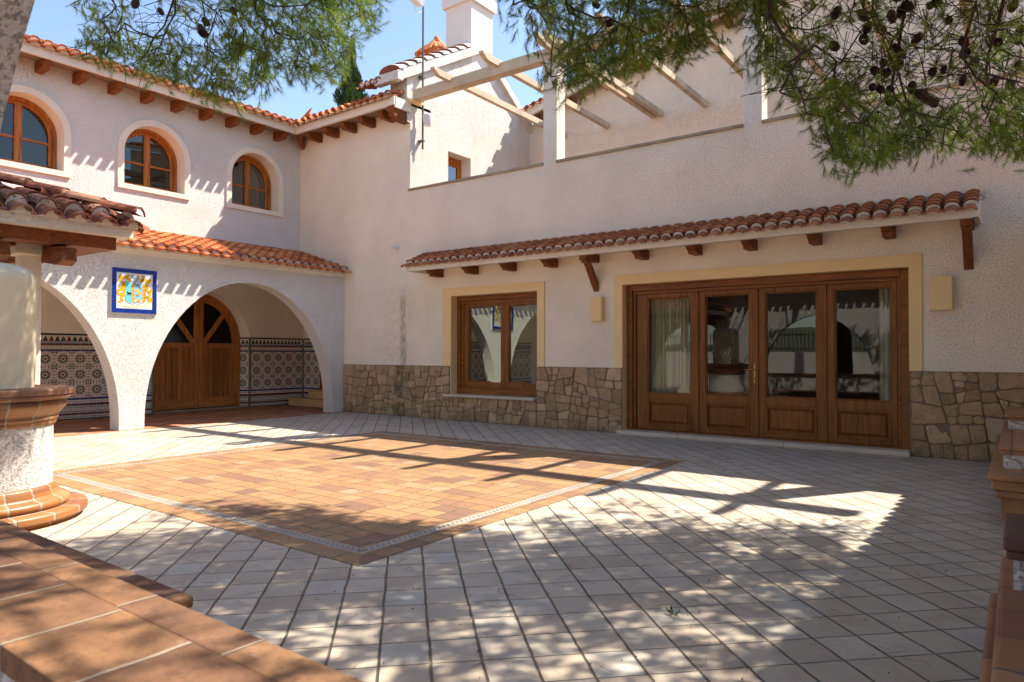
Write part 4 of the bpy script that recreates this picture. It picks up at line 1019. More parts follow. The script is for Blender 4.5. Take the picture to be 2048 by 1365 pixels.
def stroke(pts, w0, w1, m, e=.0, out=None):
    for (mm, ex, dw) in (((out, e-.0006, .008),) if out is not None else ()) + ((m, e, 0),):
        n_ = len(pts); Lp, Rp = [], []
        for i in range(n_):
            a = pts[max(i-1,0)]; b = pts[min(i+1,n_-1)]; dx, dy = b[0]-a[0], b[1]-a[1]; L_ = math.hypot(dx,dy) or 1
            w_ = (w0+(w1-w0)*i/(n_-1))/2+dw; Lp.append((pts[i][0]-dy/L_*w_, pts[i][1]+dx/L_*w_)); Rp.append((pts[i][0]+dy/L_*w_, pts[i][1]-dx/L_*w_))
        for i in range(n_-1): flat([Lp[i],Lp[i+1],Rp[i+1],Rp[i]], mm, ex)
def smooth(pts, n_=6):
    o = []
    P = [pts[0]]+pts+[pts[-1]]
    for i in range(1,len(P)-2):
        for k in range(n_):
            t = k/n_; o.append(tuple(.5*((2*P[i][c])+(-P[i-1][c]+P[i+1][c])*t+(2*P[i-1][c]-5*P[i][c]+4*P[i+1][c]-P[i+2][c])*t*t+(-P[i-1][c]+3*P[i][c]-3*P[i+1][c]+P[i+2][c])*t**3) for c in (0,1)))
    o.append(pts[-1]); return o
# coordinates: fraction of the panel, from the zoomed photograph
def Z(x, y): return ((x-225)/(1172-225), (y-(190+(x-225)*.085))/(1105-190))
SH = [Z(495,490),Z(620,500),Z(640,530),Z(700,535),Z(735,500),Z(922,525),Z(920,880),Z(880,935),Z(780,960),Z(708,995),Z(650,955),Z(560,925),Z(500,870)]
flat([(a+(a-.5)*.05, b+(b-.57)*.04) for a, b in SH], 8, -.0006); flat(SH, 7, 0)
flat([Z(500,498),Z(615,505),Z(635,530),Z(640,940),Z(570,920),Z(505,865)], 0, .0008); flat([Z(692,545),Z(860,560),Z(860,885),Z(692,865)], 1, .0008)
for (xa, xb) in ((640,692),(860,918)):
    flat([Z(xa,535),Z(xb,538),Z(xb,915),Z(xa,920)], 3, .0008)
    for k in range(5): yy_ = 565+k*78; flat([Z((xa+xb)/2,yy_-34),Z(xb-3,yy_),Z((xa+xb)/2,yy_+34),Z(xa+3,yy_)], 2, .0014)
for k in range(6):
    x_ = 700+k*27
    flat([Z(x_,525),Z(x_+10,525),Z(x_-6,558),Z(x_-16,558)], 5, .0014); flat([Z(x_-15,905),Z(x_-3,905),Z(x_-30,950-abs(k-1)*3),Z(x_-42,945-abs(k-1)*3)], 5, .0014)
flat([Z(750,640),Z(840,745),Z(800,785),Z(718,680)], 2, .0016)
flat([Z(770,612),Z(810,600),Z(842,625),Z(835,660),Z(805,655)], 6, .0016); flat([Z(708,775),Z(745,750),Z(790,778),Z(780,805),Z(745,805)], 6, .0016)
flat([Z(735,900),Z(745,865),Z(765,842),Z(795,845),Z(805,870),Z(820,910)], 2, .0018); flat([Z(735,545),Z(765,545),Z(752,600)], 8, .0016)
for dy in (0,):   # black hound
    flat([Z(520,690),Z(545,690),Z(552,715),Z(540,725)], 5, .0016); flat([Z(540,712),Z(600,708),Z(625,722),Z(622,745),Z(545,748)], 5, .0016)
    for lx in (545,565,598,615): flat([Z(lx,742),Z(lx+10,742),Z(lx+2,772),Z(lx-8,772)], 5, .0016)
# helmet
flat([Z(595,362),Z(640,345),Z(712,335),Z(765,352),Z(785,400),Z(780,440),Z(750,495),Z(735,500),Z(700,530),Z(640,500),Z(622,490),Z(650,455),Z(690,430),Z(640,405)], 4, .0016)
flat([Z(712,335),Z(750,338),Z(785,372),Z(790,405),Z(760,375),Z(715,362)], 3, .0022); flat([Z(605,385),Z(690,425),Z(690,432),Z(625,400)], 5, .0022)
# mantling scrolls
for pts in ([Z(628,455),Z(590,452),Z(545,425),Z(530,385),Z(560,355),Z(575,380)],
            [Z(540,420),Z(480,400),Z(420,405),Z(385,390),Z(400,360),Z(430,372)],
            [Z(400,405),Z(392,455),Z(420,495),Z(450,530),Z(440,580),Z(395,598),Z(365,575)],
            [Z(460,495),Z(480,570),Z(470,620),Z(410,650),Z(355,665),Z(345,720),Z(380,752),Z(415,735),Z(405,705)],
            [Z(470,650),Z(478,720),Z(450,780),Z(415,800),Z(420,850),Z(445,870),Z(400,895),Z(350,895)],
            [Z(785,430),Z(830,470),Z(870,450),Z(885,410),Z(860,380),Z(845,400)],
            [Z(840,470),Z(900,455),Z(960,470),Z(1000,495),Z(1035,470),Z(1020,445)],
            [Z(950,480),Z(975,540),Z(950,590),Z(985,640)],
            [Z(935,600),Z(960,660),Z(1000,710),Z(1055,700),Z(1065,665),Z(1030,650)],
            [Z(985,715),Z(1020,755),Z(1010,800),Z(960,825),Z(950,790)],
            [Z(965,825),Z(1010,860),Z(1060,855),Z(1060,895),Z(1010,910),Z(975,880)]):
    stroke(smooth(pts), .046, .030, 2, .001, 3)
stroke(smooth([Z(395,950),Z(470,975),Z(560,1000),Z(700,1015),Z(850,1015),Z(960,985),Z(1030,950)]), .055, .05, 9, .0004)
for k in range(9):
    x_ = 470+k*55; yb = 985+24*math.sin(PI*(k+1)/10)
    stroke([Z(x_,yb-6),Z(x_+12,yb+6),Z(x_+24,yb-4),Z(x_+34,yb+5)], .007, .005, 4, .0012)
s.build('coat_of_arms', cm, pq)

# mast with floodlight and junction box
mt = thing('antenna_mast', 'thin grey mast with a white floodlight and a white bucket shaped lamp beside the gable', 'mast', (3.70,.26,5.5))
s = MB(); s.tube([(3.70,.26,5.50),(3.70,.26,9.4)], .020, 8); s.box(3.60,3.72,.22,.30,5.66,5.69); s.box(3.60,3.72,.22,.30,6.98,7.02); s.build('pole', M['metal'], mt)
s = MB(); s.lathe([(.075,5.98),(.085,6.02),(.105,6.18),(.10,6.20),(.0,6.20)], 3.80, .30, 14); s.lathe([(.0,5.98),(.075,5.98)], 3.80,.30,14); s.tube([(3.70,.26,6.12),(3.80,.30,6.15)], .012, 6); s.build('bucket_lamp', M['whiteplastic'], mt)
s = MB(); pts = [(3.60,-.04,8.50),(3.62,.15,8.43),(3.66,.17,8.70),(3.62,-.02,8.76)]
s.prism(pts, (.14,.06,0)); fl = s.build('floodlight', M['whiteplastic'], mt); bevel(fl, .02)
s = MB(); s.tube([(3.70,.26,8.42),(3.68,.18,8.30),(3.66,.06,8.32),(3.66,.02,8.46)], .010, 6); s.build('cable', M['whiteplastic'], mt)
# broken tile lying in the roof valley
s = MB(); s.tube([(.25,-.25,6.52),(.33,-.18,6.68),(.45,-.10,6.86),(.52,-.09,6.93)], [.05,.045,.03,.012], 5, 0, .6); s.tube([(.36,-.10,6.54),(.50,-.02,6.72),(.62,.02,6.78)], [.055,.05,.02], 5, 0, .3); s.tube([(.42,-.12,6.80),(.56,-.06,6.74)], [.03,.012], 5, 0, .4)
tag(s.build('broken_ridge_piece', M['tile']), 'broken reddish ridge piece sticking up in the roof valley', 'roof debris')

# ================================================================== pergola
pg = thing('pergola', 'weathered cream concrete pergola of one long beam and rafters over the upper terrace', 'pergola', (8,2,4.6))
s = MB(); s.box(3.66,15.0,.0,.03,6.46,6.665); s.box(3.66,15,.03,.17,6.455,6.662); s.box(3.64,15,.17,.20,6.46,6.66)
bevel(s.build('beam', M['beam'], pg), .006)
s = MB(); s.box(3.56,3.74,-.09,.24,6.40,6.452); s.build('beam_seat', M['cream'], pg)
for k in range(9):
    x = 4.66+1.185*k; s = MB(); b0 = 6.60; h_ = .125; w_ = .10
    pr_ = [(-.50,b0+h_),(4.24,b0+h_),(4.24,b0),(-.32,b0),(-.40,b0+.03),(-.42,b0+.06),(-.47,b0+.075)]
    s.prism([(x-w_/2,a,b-.03*max(0,a)/4.2) for a, b in pr_], (w_,0,0)); bevel(s.build('rafter', M['beam'], pg), .006)
    if k == 2:
        s = MB(); s.prism([(x+.17-w_/2,a,b-.03*max(0,a)/4.2) for a, b in pr_], (w_,0,0)); bevel(s.build('rafter', M['beam'], pg), .006)

# ================================================================== cypress
def leaf_cloud(mb, c, n, size, rg, m=0, squash=1.0):
    pass
cy = thing('cypress_tree', 'dark green narrow cypress standing behind the corner of the roofs', 'tree', (-12.85,12.5,0))
s = MB(); s.tube([(-12.85,12.5,-.04),(-12.85,12.5,6),(-12.85,12.5,17)], [.28,.2,.04], 8); s.build('trunk', M['bark'], cy)
def foliage_mat(name, cols, trans=.25, rough=.6):
    g = NG(name); a = g.attr(); c = g.ramp(a, [(i/(len(cols)-1), cc) for i, cc in enumerate(cols)])
    g.fin(c, rough, None, .25)
    tr = g.n('ShaderNodeBsdfTranslucent'); g.set(tr.inputs[0], c); mx = g.n('ShaderNodeMixShader'); mx.inputs[0].default_value = trans
    g.set(mx.inputs[1], g.b.outputs[0]); g.set(mx.inputs[2], tr.outputs[0]); g.t.links.new(mx.outputs[0], g.out.inputs[0]); return g.mat
M['cyp'] = foliage_mat('cypress foliage', [(.010,.022,.006),(.022,.045,.010),(.045,.085,.018),(.07,.12,.03)])
M['needle'] = foliage_mat('pine needles', [(.04,.075,.015),(.13,.20,.028),(.27,.36,.045),(.42,.48,.07)], .5, .4)
s = MB(); rg = random.Random(3)
vs, fs, rn = [], [], []
for i in range(24000):
    t = rg.random()**.8; z = 1+15.6*t; 
    lob = 0.85+.22*math.sin(z*1.9)+.12*math.sin(z*5.1+1)
    rad = 1.75*(1-max(0,(t-.25)/.75)**1.7)*lob*(.5+min(.5,t*2))
    a = rg.uniform(0,2*PI); rad *= 1+.18*math.sin(a*5+z*2.2); rr = rad*(1-.45*rg.random()**2)
    p = Vector((-12.85+rr*math.cos(a), 12.5+rr*math.sin(a), z)); up = Vector((math.cos(a)*.5,math.sin(a)*.5,1)).normalized()
    sd_ = Vector((-math.sin(a)+rg.uniform(-.5,.5),math.cos(a)+rg.uniform(-.5,.5),rg.uniform(-.3,.3))).normalized(); l = rg.uniform(.10,.22); w_ = .045
    o = len(vs); vs += [p-sd_*w_, p+sd_*w_, p+up*l+sd_*w_*.3, p+up*l-sd_*w_*.3]; fs.append((o,o+1,o+2,o+3)); rn.append(rg.random())
for q in range(len(fs)): s.f.append(fs[q]); s.m.append(0); s.r.append(rn[q]); s.smooth.append(False)
s.v = vs
s.build('crown', M['cyp'], cy)

# ================================================================== pavilion
pv = thing('garden_pavilion', 'small open pavilion with white column and mossy hipped tile roof at the left edge', 'pavilion', (5.2,-8.55,0))
EX, EY = 6.80, -6.92; CXp, CYp = 5.2, -8.52
for (x, y) in ((6.18,-7.57),(4.22,-7.57),(4.22,-9.47)):
    s = MB(); s.box(x-.082,x+.082,y-.082,y+.082,0,2.20); s.box(x-.14,x+.14,y-.14,y+.14,2.19,2.31); s.box(x-.14,x+.14,y-.14,y+.14,0,.3); bevel(s.build('column', M['stucco_fine'], pv), .012)
s = MB()
s.box(EX-.12,EX,2*CYp-EY,EY,2.385,2.50,0); s.box(2*CXp-EX,EX-.12,EY-.12,EY,2.385,2.50,0); s.box(2*CXp-EX,2*CXp-EX+.12,2*CYp-EY,EY-.12,2.385,2.5,0); s.box(2*CXp-EX+.12,EX-.12,2*CYp-EY,2*CYp-EY+.12,2.385,2.50,0)
s.build('fascia', M['stucco_fine'], pv)
s = MB(); s.box(EX-.34,EX-.12,2*CYp-EY+.1,EY-.1,2.27,2.385,0); s.box(4.0,EX-.34,EY-.34,EY-.12,2.27,2.384,0); s.box(3.7,EX-.2,2*CYp-EY+.2,EY-.2,2.39,2.42,0)
s.box(6.05,6.30,2*CYp-EY+.2,-7.2,2.26,2.38,0)
s.prism([(6.18,-7.62,2.30),(6.23,-7.57,2.30),(6.63,-7.17,2.30),(6.58,-7.22,2.30)],(0,0,.1))
for (bx_, by_) in ((6.42,-7.30),(6.42,-7.75),(6.42,-8.25)):
    s.prism([(bx_-.2,by_-.05,2.30),(bx_+.22,by_-.05,2.30),(bx_+.26,by_-.05,2.36),(bx_-.2,by_-.05,2.36)],(0,.10,0))
for (ax, ay, l_) in ((6.30,-7.45,.42),(6.30,-7.95,.40),(6.30,-8.45,.40)):
    s.prism([(ax,ay-.06,2.28),(ax+l_,ay-.06,2.24),(ax+l_+.05,ay-.06,2.12),(ax+l_-.06,ay-.06,2.08),(ax,ay-.06,2.13)],(0,.12,0))
s.build('beams', M['corbel_x'], pv)
def hip_side(along, down, origin, n_, pitch, sd):
    tot = n_*pitch
    def stair(i):
        t = (i+.5)*pitch; run = min(t, tot-t)+.12; return max(0, int(run/.30))
    return barrel_roof('roof_tiles', pv, origin, along, down, n_, pitch, 1.7, M['tile_dark'], seed=sd, stair=stair, rise=.075)
npv = 15; pit = 2*(EX-CXp+.06)/npv
hip_side((0,-1,0),(1,0,-.33),(EX+.06,EY+.06,2.49),npv,pit,51); hip_side((-1,0,0),(0,1,-.33),(EX+.06,EY+.06,2.49),npv,pit,52)
s = MB(); apx = Vector((CXp,CYp,3.06)); cor = [Vector((EX,EY,2.50)),Vector((2*CXp-EX,EY,2.50)),Vector((2*CXp-EX,2*CYp-EY,2.50)),Vector((EX,2*CYp-EY,2.50))]
for i in range(4): s.poly([cor[i],cor[(i+1)%4],apx], 0, .3)
s.build('roof_deck', M['tile_dark'], pv)
s = MB(); rg = random.Random(8)
for c_ in cor:
    d = (apx-c_); n_ = 7
    for k in range(n_):
        a = c_+d*(k/n_)-d*.03; b = c_+d*((k+1.12)/n_); sd_ = Vector((-d.y,d.x,0)).normalized(); vs = []
        for (p, r_, l_) in ((a,.115,.125),(b,.10,.10)):
            for i in range(9): t = PI*i/8; vs.append(p+sd_*math.cos(t)*r_+Vector((0,0,l_+math.sin(t)*.075)))
        s.add(vs, [(i,i+1,10+i,9+i) for i in range(8)], 0, rg.random()); s.add([v-d.normalized()*-.015 for v in vs[:9]], [tuple(range(9))], 1)
s.build('hip_tiles', [M['tile_dark'], M['mortar']], pv)
s = MB()
for i in range(500):
    y = rg.uniform(-8.6,-7.1); x = 6.8-rg.random()*.45; z = 2.56+(6.8-x)*.33+rg.uniform(0,.05); a = rg.uniform(0,2*PI); l = .07
    s.tube([(x,y,z),(x+l*math.cos(a)*.5,y+l*math.sin(a)*.6,z+rg.uniform(-.02,.05))], .0028, 3, 0, None, False)
s.build('needle_litter', M['hay'], pv, kind='stuff')

# round pier with mouldings
rp = thing('round_pier', 'round white stucco pier with glazed terracotta base and capping at the left edge', 'pier', (7.12,-8.18,0))
s = MB(); s.lathe([(.46,.20),(.46,.80)], 7.12,-8.18,64); s.build('drum', M['stucco_fine'] if False else M['stucco'], rp)
s = MB(); s.lathe([(.0,.0),(.66,.0),(.66,.035),(.70,.04),(.705,.055),(.70,.068),(.705,.08),(.695,.098),(.60,.10)], 7.12,-8.18,64); s.build('footing', M['pier_tc'], rp)
s = MB(); pf = [(.62,.10)]+[(.545+.035*math.cos(a),.135+.035*math.sin(a)) for a in [(-80+20*k)*PI/180 for k in range(9)]]+[(.515,.18),(.50,.20),(.505,.215),(.485,.235),(.488,.25),(.47,.262),(.455,.27)]
s.lathe(pf, 7.12,-8.18,64); s.build('base_moulding', M['pier_tc'], rp)
s = MB(); pf = [(.455,.73),(.475,.735),(.482,.75),(.475,.765),(.49,.775),(.495,.79),(.485,.80),(.50,.82),(.525,.85),(.55,.88),(.555,.915),(.52,.93),(.565,.935),(.568,.95)]
s.lathe(pf, 7.12,-8.18,64); s.build('upper_moulding', M['pier_tc'], rp)
s = MB(); s.lathe([(.55,.95),(.60,.95),(.602,.965),(.595,.97),(.61,.975),(.612,1.01),(.605,1.02),(.0,1.021)], 7.12,-8.18,64,0,0,2*PI,None,False); s.build('top_slab', tc_plain('terracotta slab', (.25,.12,.07), .7), rp)
s = MB(); h0, h1, rw_ = 1.022, 1.985, .345; pf = [(.33,h0),(.332,h0+.05)]+[(rw_-.008*(1-t),h0+.05+(h1-h0-.22)*t) for t in (.3,.6,1)]+[(rw_-.15+.15*math.cos(a),h1-.15+.15*math.sin(a)) for a in [PI/2*k/8 for k in range(9)]]+[(0,h1+.004)]
s.lathe(pf, 7.12,-8.18,48); tag(s.build('cream_cover', M['creamgloss']), 'smooth cream cover with rounded shoulders standing on the round pier', 'cover')

# ================================================================== near arcade, ledge and low seat
na = thing('near_arcade', 'white stucco arch close to the lens at the upper left corner', 'arcade', (12.6,-9.5,0))
def arch_wall_y(mb, y, xa, xb, z0, z1, holes):
    t_ = MB(); arch_wall(t_, 0, xa, xb, z0, z1, holes)
    mb.add([(v[1], y, v[2]) for v in t_.v], t_.f)
def ellx(xc, a, b, z0): 
    e = ell(xc, a, b, z0); return [(e[0][0], -.02)] + e + [(e[-1][0], -.02)]
HN = [ellx(5.75,1.45,2.1,.15), ellx(9.15,1.50,2.18,.15), ellx(12.67,1.73,2.5,.15)]
s = MB(); arch_wall_y(s, -9.40, 4.0, 17, -.02, 2.95, HN); arch_wall_y(s, -9.62, 4.0, 17, -.02, 2.95, HN)
for p in HN:
    n = len(p); s.add([(q[0],-9.40,q[1]) for q in p]+[(q[0],-9.62,q[1]) for q in p], [(i,i+1,n+i+1,n+i) for i in range(n-1)], 0, None, True)
s.build('wall', M['stucco'], na)
s = MB(); s.box(4,17,-9.45,-9.30,2.90,2.98); s.build('cornice', M['stucco_fine'], na)
barrel_roof('roof_tiles', na, (17,-9.18,2.975), (-1,0,0), (0,1,-.3), 62, .21, .9, M['tile_dark'], seed=61)
s = MB(); s.quad((4,-9.3,3.05),(17,-9.3,3.05),(17,-11.4,3.7),(4,-11.4,3.7)); s.build('roof_deck', M['tile_dark'], na)
# balustrade wall
bl = thing('low_wall', 'low white wall topped with broad terracotta slabs in the near left foreground', 'low wall', (11,-9.42,0))
s = MB(); s.box(7.6,14.4,-9.54,-9.30,0,.70); s.build('wall', M['stucco'], bl)
s = MB(); s.box(7.55,14.4,-9.575,-9.352,.70,.750); bevel(s.build('slab', M['ledge_row'], bl), .004, 2)
s = MB(); s.box(7.55,14.4,-9.3515,-9.262,.695,.7485); bevel(s.build('nosing', M['ledge_strip'], bl), .004, 2)
bs = thing('low_seat', 'terracotta topped low seat in front of the near wall, its end beside the cream tiles', 'seat', (9.5,-8.9,0))
s = MB(); s.box(8.4,10.78,-9.29,-8.58,0,.25); s.build('base', M['tc'], bs)
s = MB(); s.box(8.36,10.84,-9.295,-8.53,.25,.30); bevel(s.build('seat', M['ledge_strip'], bs), .012, 3)

# ================================================================== stepped seats at the right edge
def tier_seat(name, label, loc): return thing(name, label, 'seat', loc, None)
t1 = tier_seat('stepped_seat', 'brown terracotta seat with small white pier in the near right corner', (13.8,-7,0))
s = MB(); s.box(13.49,14.4,-9.29,-5.72,0,.13); s.build('base', M['tc_dark'], t1)
s = MB(); s.box(13.462,14.4,-9.29,-6.05,.13,.17); bevel(s.build('lower_slab', M['ledge_y'], t1), .018, 3)
s = MB(); s.box(13.50,14.4,-9.29,-5.70,.17,.262); bevel(s.build('seat', M['ledge_y'], t1), .02, 3)
s = MB(); s.box(13.555,14.4,-6.29,-5.80,.262,.40); s.build('white_block', M['stucco'], t1)
s = MB(); s.box(13.53,14.4,-6.335,-5.77,.40,.44); s.box(13.52,14.4,-6.35,-5.76,.44,.50); bevel(s.build('cap', [M['tc_dark']], t1), .012, 3)
t2 = tier_seat('stepped_seat', 'orange terracotta and white stepped seat against the stone plinth at the right edge', (13.8,-2,0))
s = MB(); s.box(13.46,14.4,-3.40,-.06,0,.17); s.build('base', M['tc'], t2)
s = MB(); s.box(13.42,14.4,-3.44,-.06,.17,.23); s.box(13.40,14.4,-3.47,-.06,.23,.31); s.box(13.375,14.4,-3.50,-.06,.31,.355); bevel(s.build('seat', M['tc'], t2), .015, 3)
s = MB(); s.box(13.47,14.4,-3.05,-.5,.355,.47); s.box(13.49,14.4,-1.45,-.3,.53,.63); s.build('white_block', M['stucco'], t2)
s = MB(); s.box(13.45,14.4,-3.08,-.45,.47,.505); s.box(13.44,14.4,-3.10,-.45,.505,.535); bevel(s.build('cap', M['ledge_x'], t2), .01, 2)
s = MB(); s.box(13.47,14.4,-1.50,-.25,.63,.655); s.box(13.46,14.4,-1.52,-.25,.655,.69); bevel(s.build('cap', M['tc'], t2), .01, 2)

# iron fence behind (reflected in the door panes)
fn = thing('iron_fence', 'black iron railing on a low white wall mirrored in the door panes', 'fence', (9,-16,0))
s = MB(); s.box(2,17,-16.1,-15.9,-.04,1.35); s.build('wall', M['stucco'], fn)
s = MB(); s.box(2,17,-16.02,-15.98,1.45,1.48); s.box(2,17,-16.02,-15.98,1.95,1.98)
for k in range(int(15/.14)): x = 2+.14*k; s.box(x-.01,x+.01,-16.01,-15.99,1.35,2.12)
s.build('railing', M['black'], fn)

# ================================================================== pine tree
pt = thing('pine_tree', 'large pine whose needle covered boughs and dark cones hang into the top', 'tree', (9.3,-12.4,0))
rg = np.random.RandomState(11)
def inpoly(poly, x, y):
    ins = False; n_ = len(poly)
    for i in range(n_):
        x1, y1 = poly[i]; x2, y2 = poly[(i+1)%n_]
        if (y1 > y) != (y2 > y) and x < (x2-x1)*(y-y1)/(y2-y1)+x1: ins = not ins
    return ins
LEFT = [(170,-260),(160,20),(150,60),(165,100),(205,125),(300,158),(400,190),(440,205),(520,188),(585,155),(640,172),(690,140),(725,100),(755,20),(745,-260)]
RIGHT = [(1020,-260),(1020,20),(1060,85),(1082,160),(1140,182),(1220,160),(1290,132),(1370,108),(1430,75),(1490,90),(1510,150),(1540,190),(1600,215),(1640,290),(1665,330),(1700,335),(1755,325),(1830,290),(1870,295),(1900,335),(1985,305),(2140,320),(2140,-260)]
BARE_L = [(180,-20),(200,60),(300,90),(380,95),(450,110),(450,60),(400,-20)]
BARE_R = [(1560,-40),(1580,60),(1640,120),(1760,170),(1900,200),(2060,190),(2060,-40)]
SHD = [(215,1085),(300,1048),(368,1006),(460,1002),(560,1002),(640,1022),(700,1040),(790,1046),(900,1052),(1000,1052),(1090,1045),(1180,1015),(1225,990),(1290,992),(1350,1012),(1420,1028),(1500,1040),(1600,1052),(1700,1075),(1740,1160),(1700,1500),(600,1800),(-400,1500),(0,1150)]
S3 = np.array(SUN)/SUN.z
pts = []; kinds = []
def sample(poly, nn, d0, d1, dens=None, k=0):
    xs = [p[0] for p in poly]; ys = [p[1] for p in poly]; c = 0; out_ = []
    # clumpy: choose cluster centres first
    while len(out_) < nn:
        U, V = rg.uniform(min(xs),max(xs)), rg.uniform(min(ys),max(ys))
        if not inpoly(poly, U, V): continue
        if dens is not None and inpoly(dens, U, V) and rg.rand() < .72: continue
        D = rg.uniform(d0, d1)
        out_.append(CAM + ray(U, V)*D)
    return out_
PL = sample(LEFT, 950, 5.6, 6.9, BARE_L); PR = sample(RIGHT, 1750, 4.6, 6.3, BARE_R)
# crown above the frame that throws the dappled shade
PS = []
tries = 0
cc_ = []
DARK = [(368,1004),(460,998),(600,1013),(760,1042),(900,1052),(850,1110),(700,1118),(500,1068)]
while len(PS) < 420:
    G0 = np.array([rg.uniform(6.8, 11), rg.uniform(-8, -5), 0.0]); U, V, dg = proj(G0)
    if inpoly(DARK, U, V):
        P = G0 + S3*rg.uniform(3.9, 5.6); u, v, d = proj(P)
        if not (d > .3 and -60 < u < 2110 and v > -45): PS.append(P)
while len(PS) < 3000 and tries < 600000:
    tries += 1
    G0 = np.array([rg.uniform(6.8, 13.2), rg.uniform(-10.6, -4.3), 0.0]); U, V, dg = proj(G0)
    if G0[1] > -9.0 and not (dg > .2 and inpoly(SHD, U, V)): continue
    if G0[1] < -9.0 and rg.rand() < .5: continue
    z = rg.uniform(3.6, 5.6); P = G0 + S3*z
    u, v, d = proj(P)
    if d > .3 and -60 < u < 2110 and v > -45: continue
    PS.append(P)
allp = np.array(PL+PR+PS); 
# pull points toward clump centres for an uneven crown
ncl = 420; cen = allp[rg.choice(len(allp), ncl, replace=False)]
d2 = ((allp[:,None,:]-cen[None])**2).sum(-1); nearest = cen[d2.argmin(1)]
moved = allp + (nearest-allp)*np.where(np.arange(len(allp)) < len(PL)+len(PR), .22, .28)[:,None]
vis = np.array([inpoly(LEFT, *proj(p)[:2]) or inpoly(RIGHT, *proj(p)[:2]) or i >= len(PL)+len(PR) for i, p in enumerate(moved)])
allp = np.where(vis[:,None], moved, allp)
root = np.array([9.3,-12.4,6.3])
trunk_nodes = [np.array([9.3,-12.4,z]) for z in (5.5,6.3,7.2)]
nodes = list(trunk_nodes); par = [-1,0,1]; plen = [0,.8,1.7]
# a few guide boughs
def bough(path, n_=10):
    last = 1; P = [root]+[np.array(p, float) for p in path]
    for a, b in zip(P[:-1], P[1:]):
        m_ = max(2, int(np.linalg.norm(b-a)/.35))
        for k in range(1, m_+1):
            q = a+(b-a)*k/m_ + rg.normal(0,.03,3); nodes.append(q); par.append(last); plen.append(plen[last]+np.linalg.norm(q-nodes[last])); last = len(nodes)-1
bough([CAM+ray(600,-420)*6.0, CAM+ray(380,-60)*6.2, CAM+ray(300,80)*6.3])
bough([CAM+ray(600,-420)*6.0, CAM+ray(480,20)*6.3, CAM+ray(560,130)*6.2])
bough([CAM+ray(640,-380)*6.4, CAM+ray(650,40)*6.5])
bough([CAM+ray(1000,-500)*5.5, CAM+ray(1500,-330)*5.2, CAM+ray(1820,-60)*5.3, CAM+ray(1780,180)*5.4])
bough([CAM+ray(1000,-500)*5.5, CAM+ray(1400,-340)*5.6, CAM+ray(1300,-30)*5.6, CAM+ray(1180,80)*5.6])
bough([CAM+ray(1000,-500)*5.5, CAM+ray(1700,-330)*5.0, CAM+ray(2000,-60)*5.0, CAM+ray(1960,160)*5.1])
order = np.argsort(np.linalg.norm(allp-root, axis=1))
N_ = np.zeros((len(nodes)+len(allp),3)); N_[:len(nodes)] = nodes; PLn = np.zeros(len(N_)); PLn[:len(plen)] = plen; cnt = len(nodes); leaf_ids = []
for i in order:
    p = allp[i]; dd = np.linalg.norm(N_[:cnt]-p, axis=1); cost = dd + .12*PLn[:cnt]; cost[0] += 5
    j = int(cost.argmin()); N_[cnt] = p; par.append(j); PLn[cnt] = PLn[j]+dd[j]; leaf_ids.append(cnt); cnt += 1
N_ = N_[:cnt]; wgt = np.zeros(cnt); nch = np.zeros(cnt)
for i in range(cnt-1, 0, -1):
    wgt[i] = max(wgt[i], 1); wgt[par[i]] += wgt[i]; nch[par[i]] += 1
rad = .0032*np.maximum(wgt,1)**.40; rad = np.minimum(rad, .10)
for i_n in range(3, cnt):
    u, v, d = proj(N_[i_n])
    if d > .3 and -40 < u < 2090 and v > -90: rad[i_n] = min(rad[i_n], .013)
s = MB()
s.tube([(9.3,-12.4,-.05),(9.25,-12.35,2.5),(9.35,-12.4,5),(9.3,-12.4,7.4),(9.6,-12.1,9.5)], [.26,.22,.19,.13,.05], 12)
s.build('trunk', M['bark'], pt)
s = MB()
for i in range(3, cnt):
    a = N_[par[i]]; b = N_[i]; L_ = np.linalg.norm(b-a)
    if L_ < 1e-4: continue
    mid = (a+b)/2 + rg.normal(0, .045, 3)*min(L_,.6) + np.array([0,0,-.05*min(L_,.8)])
    r0_ = min(rad[par[i]], rad[i]*1.6); sg = 4 if rad[i] < .012 else 6
    s.tube([tuple(a),tuple(mid),tuple(b)], [r0_,(r0_+rad[i])/2,rad[i]*.9], sg, 0, None, False)
# extra bare twigs in the open parts
for (poly, dd_, nn) in ((BARE_L,6.3,60),(BARE_R,5.3,320)):
    xs = [p[0] for p in poly]; ys = [p[1] for p in poly]
    for k in range(nn):
        U, V = rg.uniform(min(xs),max(xs)), rg.uniform(min(ys)-20,max(ys))
        p = CAM+ray(U,V)*(dd_+rg.uniform(-.6,.6)); a = rg.uniform(-PI,0) if rg.rand() < .8 else rg.uniform(0,PI); L_ = rg.uniform(.15,.45)
        dv = _r*math.cos(a)*L_ + np.array([0,0,1])*math.sin(a)*L_*.9 + _f*rg.uniform(-.15,.15); m_ = p+dv*.5+rg.normal(0,.03,3)
        s.tube([tuple(p),tuple(m_),tuple(p+dv)], [.004,.003,.0022], 4, 0, None, False)
s.build('branches', M['bark'], pt)
